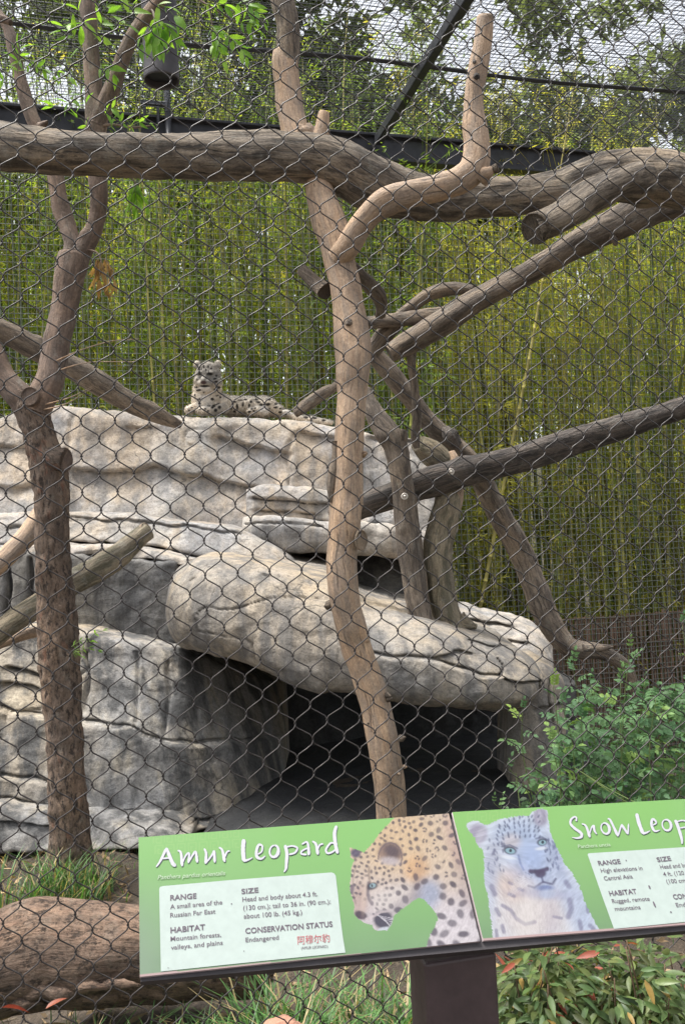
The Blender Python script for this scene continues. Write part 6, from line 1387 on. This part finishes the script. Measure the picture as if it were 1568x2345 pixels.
def text(s, conv, a, b, cap_h, mat, parent, shear=0.0, bold=0.0, name='text_line'):
    cu = bpy.data.curves.new(name, 'FONT'); cu.body = s; cu.size = 1.0; cu.shear = shear; cu.offset = bold; cu.resolution_u = 3
    o = bpy.data.objects.new(name, cu); COL.objects.link(o)
    dg = bpy.context.evaluated_depsgraph_get(); dg.update()
    me = bpy.data.meshes.new_from_object(o.evaluated_get(dg)); bpy.data.objects.remove(o); bpy.data.curves.remove(cu)
    n = len(me.vertices); co = np.zeros(n * 3); me.vertices.foreach_get('co', co); co = co.reshape(-1, 3)
    x0, x1 = co[:, 0].min(), co[:, 0].max()
    A_, B_2 = sgn(*conv(a)), sgn(*conv(b)); d = B_2 - A_; w = np.linalg.norm(d); d /= w; u = np.cross(SN, d)
    A2 = sgn(*conv((a[0], a[1] - cap_h))); hh = abs((A2 - A_) @ u) / 0.70
    P = A_ + (co[:, :1] - x0) / (x1 - x0) * w * d + co[:, 1:2] * hh * u + SN * 0.0014
    me.vertices.foreach_set('co', P.ravel()); me.materials.clear(); me.materials.append(mat); me.update(); me.name = name
    return obj(name, me, parent)
for s, a, b, h, mt, sh, bo in (('Panthera pardus orientalis', (168, 425), (663, 392), 32, INK_L, 0.25, 0.006), ('RANGE', (260, 577), (452, 562), 38, INK_G, 0, 0.02), ('A small area of the', (260, 640), (640, 605), 33, INK_G, 0, 0.006), ('Russian Far East', (260, 702), (590, 672), 33, INK_G, 0, 0.006),
        ('HABITAT', (262, 815), (515, 790), 40, INK_G, 0, 0.02), ('Mountain forests,', (262, 874), (632, 842), 33, INK_G, 0, 0.006), ('valleys, and plains', (265, 938), (643, 900), 33, INK_G, 0, 0.006), ('SIZE', (780, 530), (905, 518), 36, INK_G, 0, 0.02), ('Head and body about 4.3 ft.', (787, 587), (1335, 545), 34, INK_G, 0, 0.006),
        ('(130 cm.); tail to 36 in. (90 cm.);', (793, 650), (1430, 600), 34, INK_G, 0, 0.006), ('about 100 lb. (45 kg.)', (797, 710), (1222, 678), 34, INK_G, 0, 0.006), ('CONSERVATION STATUS', (808, 820), (1445, 768), 40, INK_G, 0, 0.02), ('Endangered', (810, 882), (1052, 862), 33, INK_G, 0, 0.006), ('\u963f\u7a46\u5c14\u8c79', (1190, 896), (1425, 876), 48, INK_R, 0, 0.0), ('(AMUR LEOPARD)', (1215, 935), (1410, 922), 20, INK_G, 0, 0.0)):
    text(s, c1, a, b, h, mt, lp, sh, bo)
for s, a, b, h, mt, sh, bo in (('Panthera uncia', (175, 588), (595, 560), 48, INK_L, 0.15, 0.006), ('RANGE', (442, 810), (730, 785), 60, INK_G, 0, 0.02), ('High elevations in', (475, 905), (1013, 868), 55, INK_G, 0, 0.006), ('Central Asia', (515, 1005), (885, 975), 55, INK_G, 0, 0.006), ('HABITAT', (585, 1205), (940, 1175), 65, INK_G, 0, 0.02), ('Rugged, remote', (620, 1300), (1105, 1265), 55, INK_G, 0, 0.006),
        ('mountains', (655, 1400), (985, 1375), 55, INK_G, 0, 0.006), ('SIZE', (1205, 765), (1385, 745), 60, INK_G, 0, 0.02), ('Head and body', (1245, 855), (1660, 823), 55, INK_G, 0, 0.006), ('4 ft. (120', (1285, 950), (1552, 930), 55, INK_G, 0, 0.006), ('(100 cm', (1325, 1045), (1568, 1028), 55, INK_G, 0, 0.006), ('CONSERVATION', (1415, 1250), (2010, 1198), 65, INK_G, 0, 0.02), ('Endangered', (1450, 1350), (1850, 1320), 55, INK_G, 0, 0.006)):
    text(s, c2, a, b, h, mt, rpn, sh, bo)
for z, cv, r in (((707, 602), c1, 1.5), ((797, 948), c1, 1.2), ((245, 1070), c1, 1.2)):        # specks on the plaque
    cx_, cy_ = cv(z); flat_poly('speck', [(cx_ + r * math.cos(t), cy_ + r * math.sin(t)) for t in np.linspace(0, 6.28, 8)[:-1]], INK_G, lp, 0.0015)
for z, w_, h_ in (((1160, 1315), 12, 60), ((1097, 1090), 12, 36), ((1375, 1415), 12, 14), ((795, 745), 8, 14)):
    cx_, cy_ = c2(z); flat_poly('scratch', [(cx_ + w_ * 0.176 * math.cos(t) + h_ * 0.05 * math.sin(t), cy_ + h_ * 0.12 * math.sin(t)) for t in np.linspace(0, 6.28, 9)[:-1]], INK_G, rpn, 0.0015)
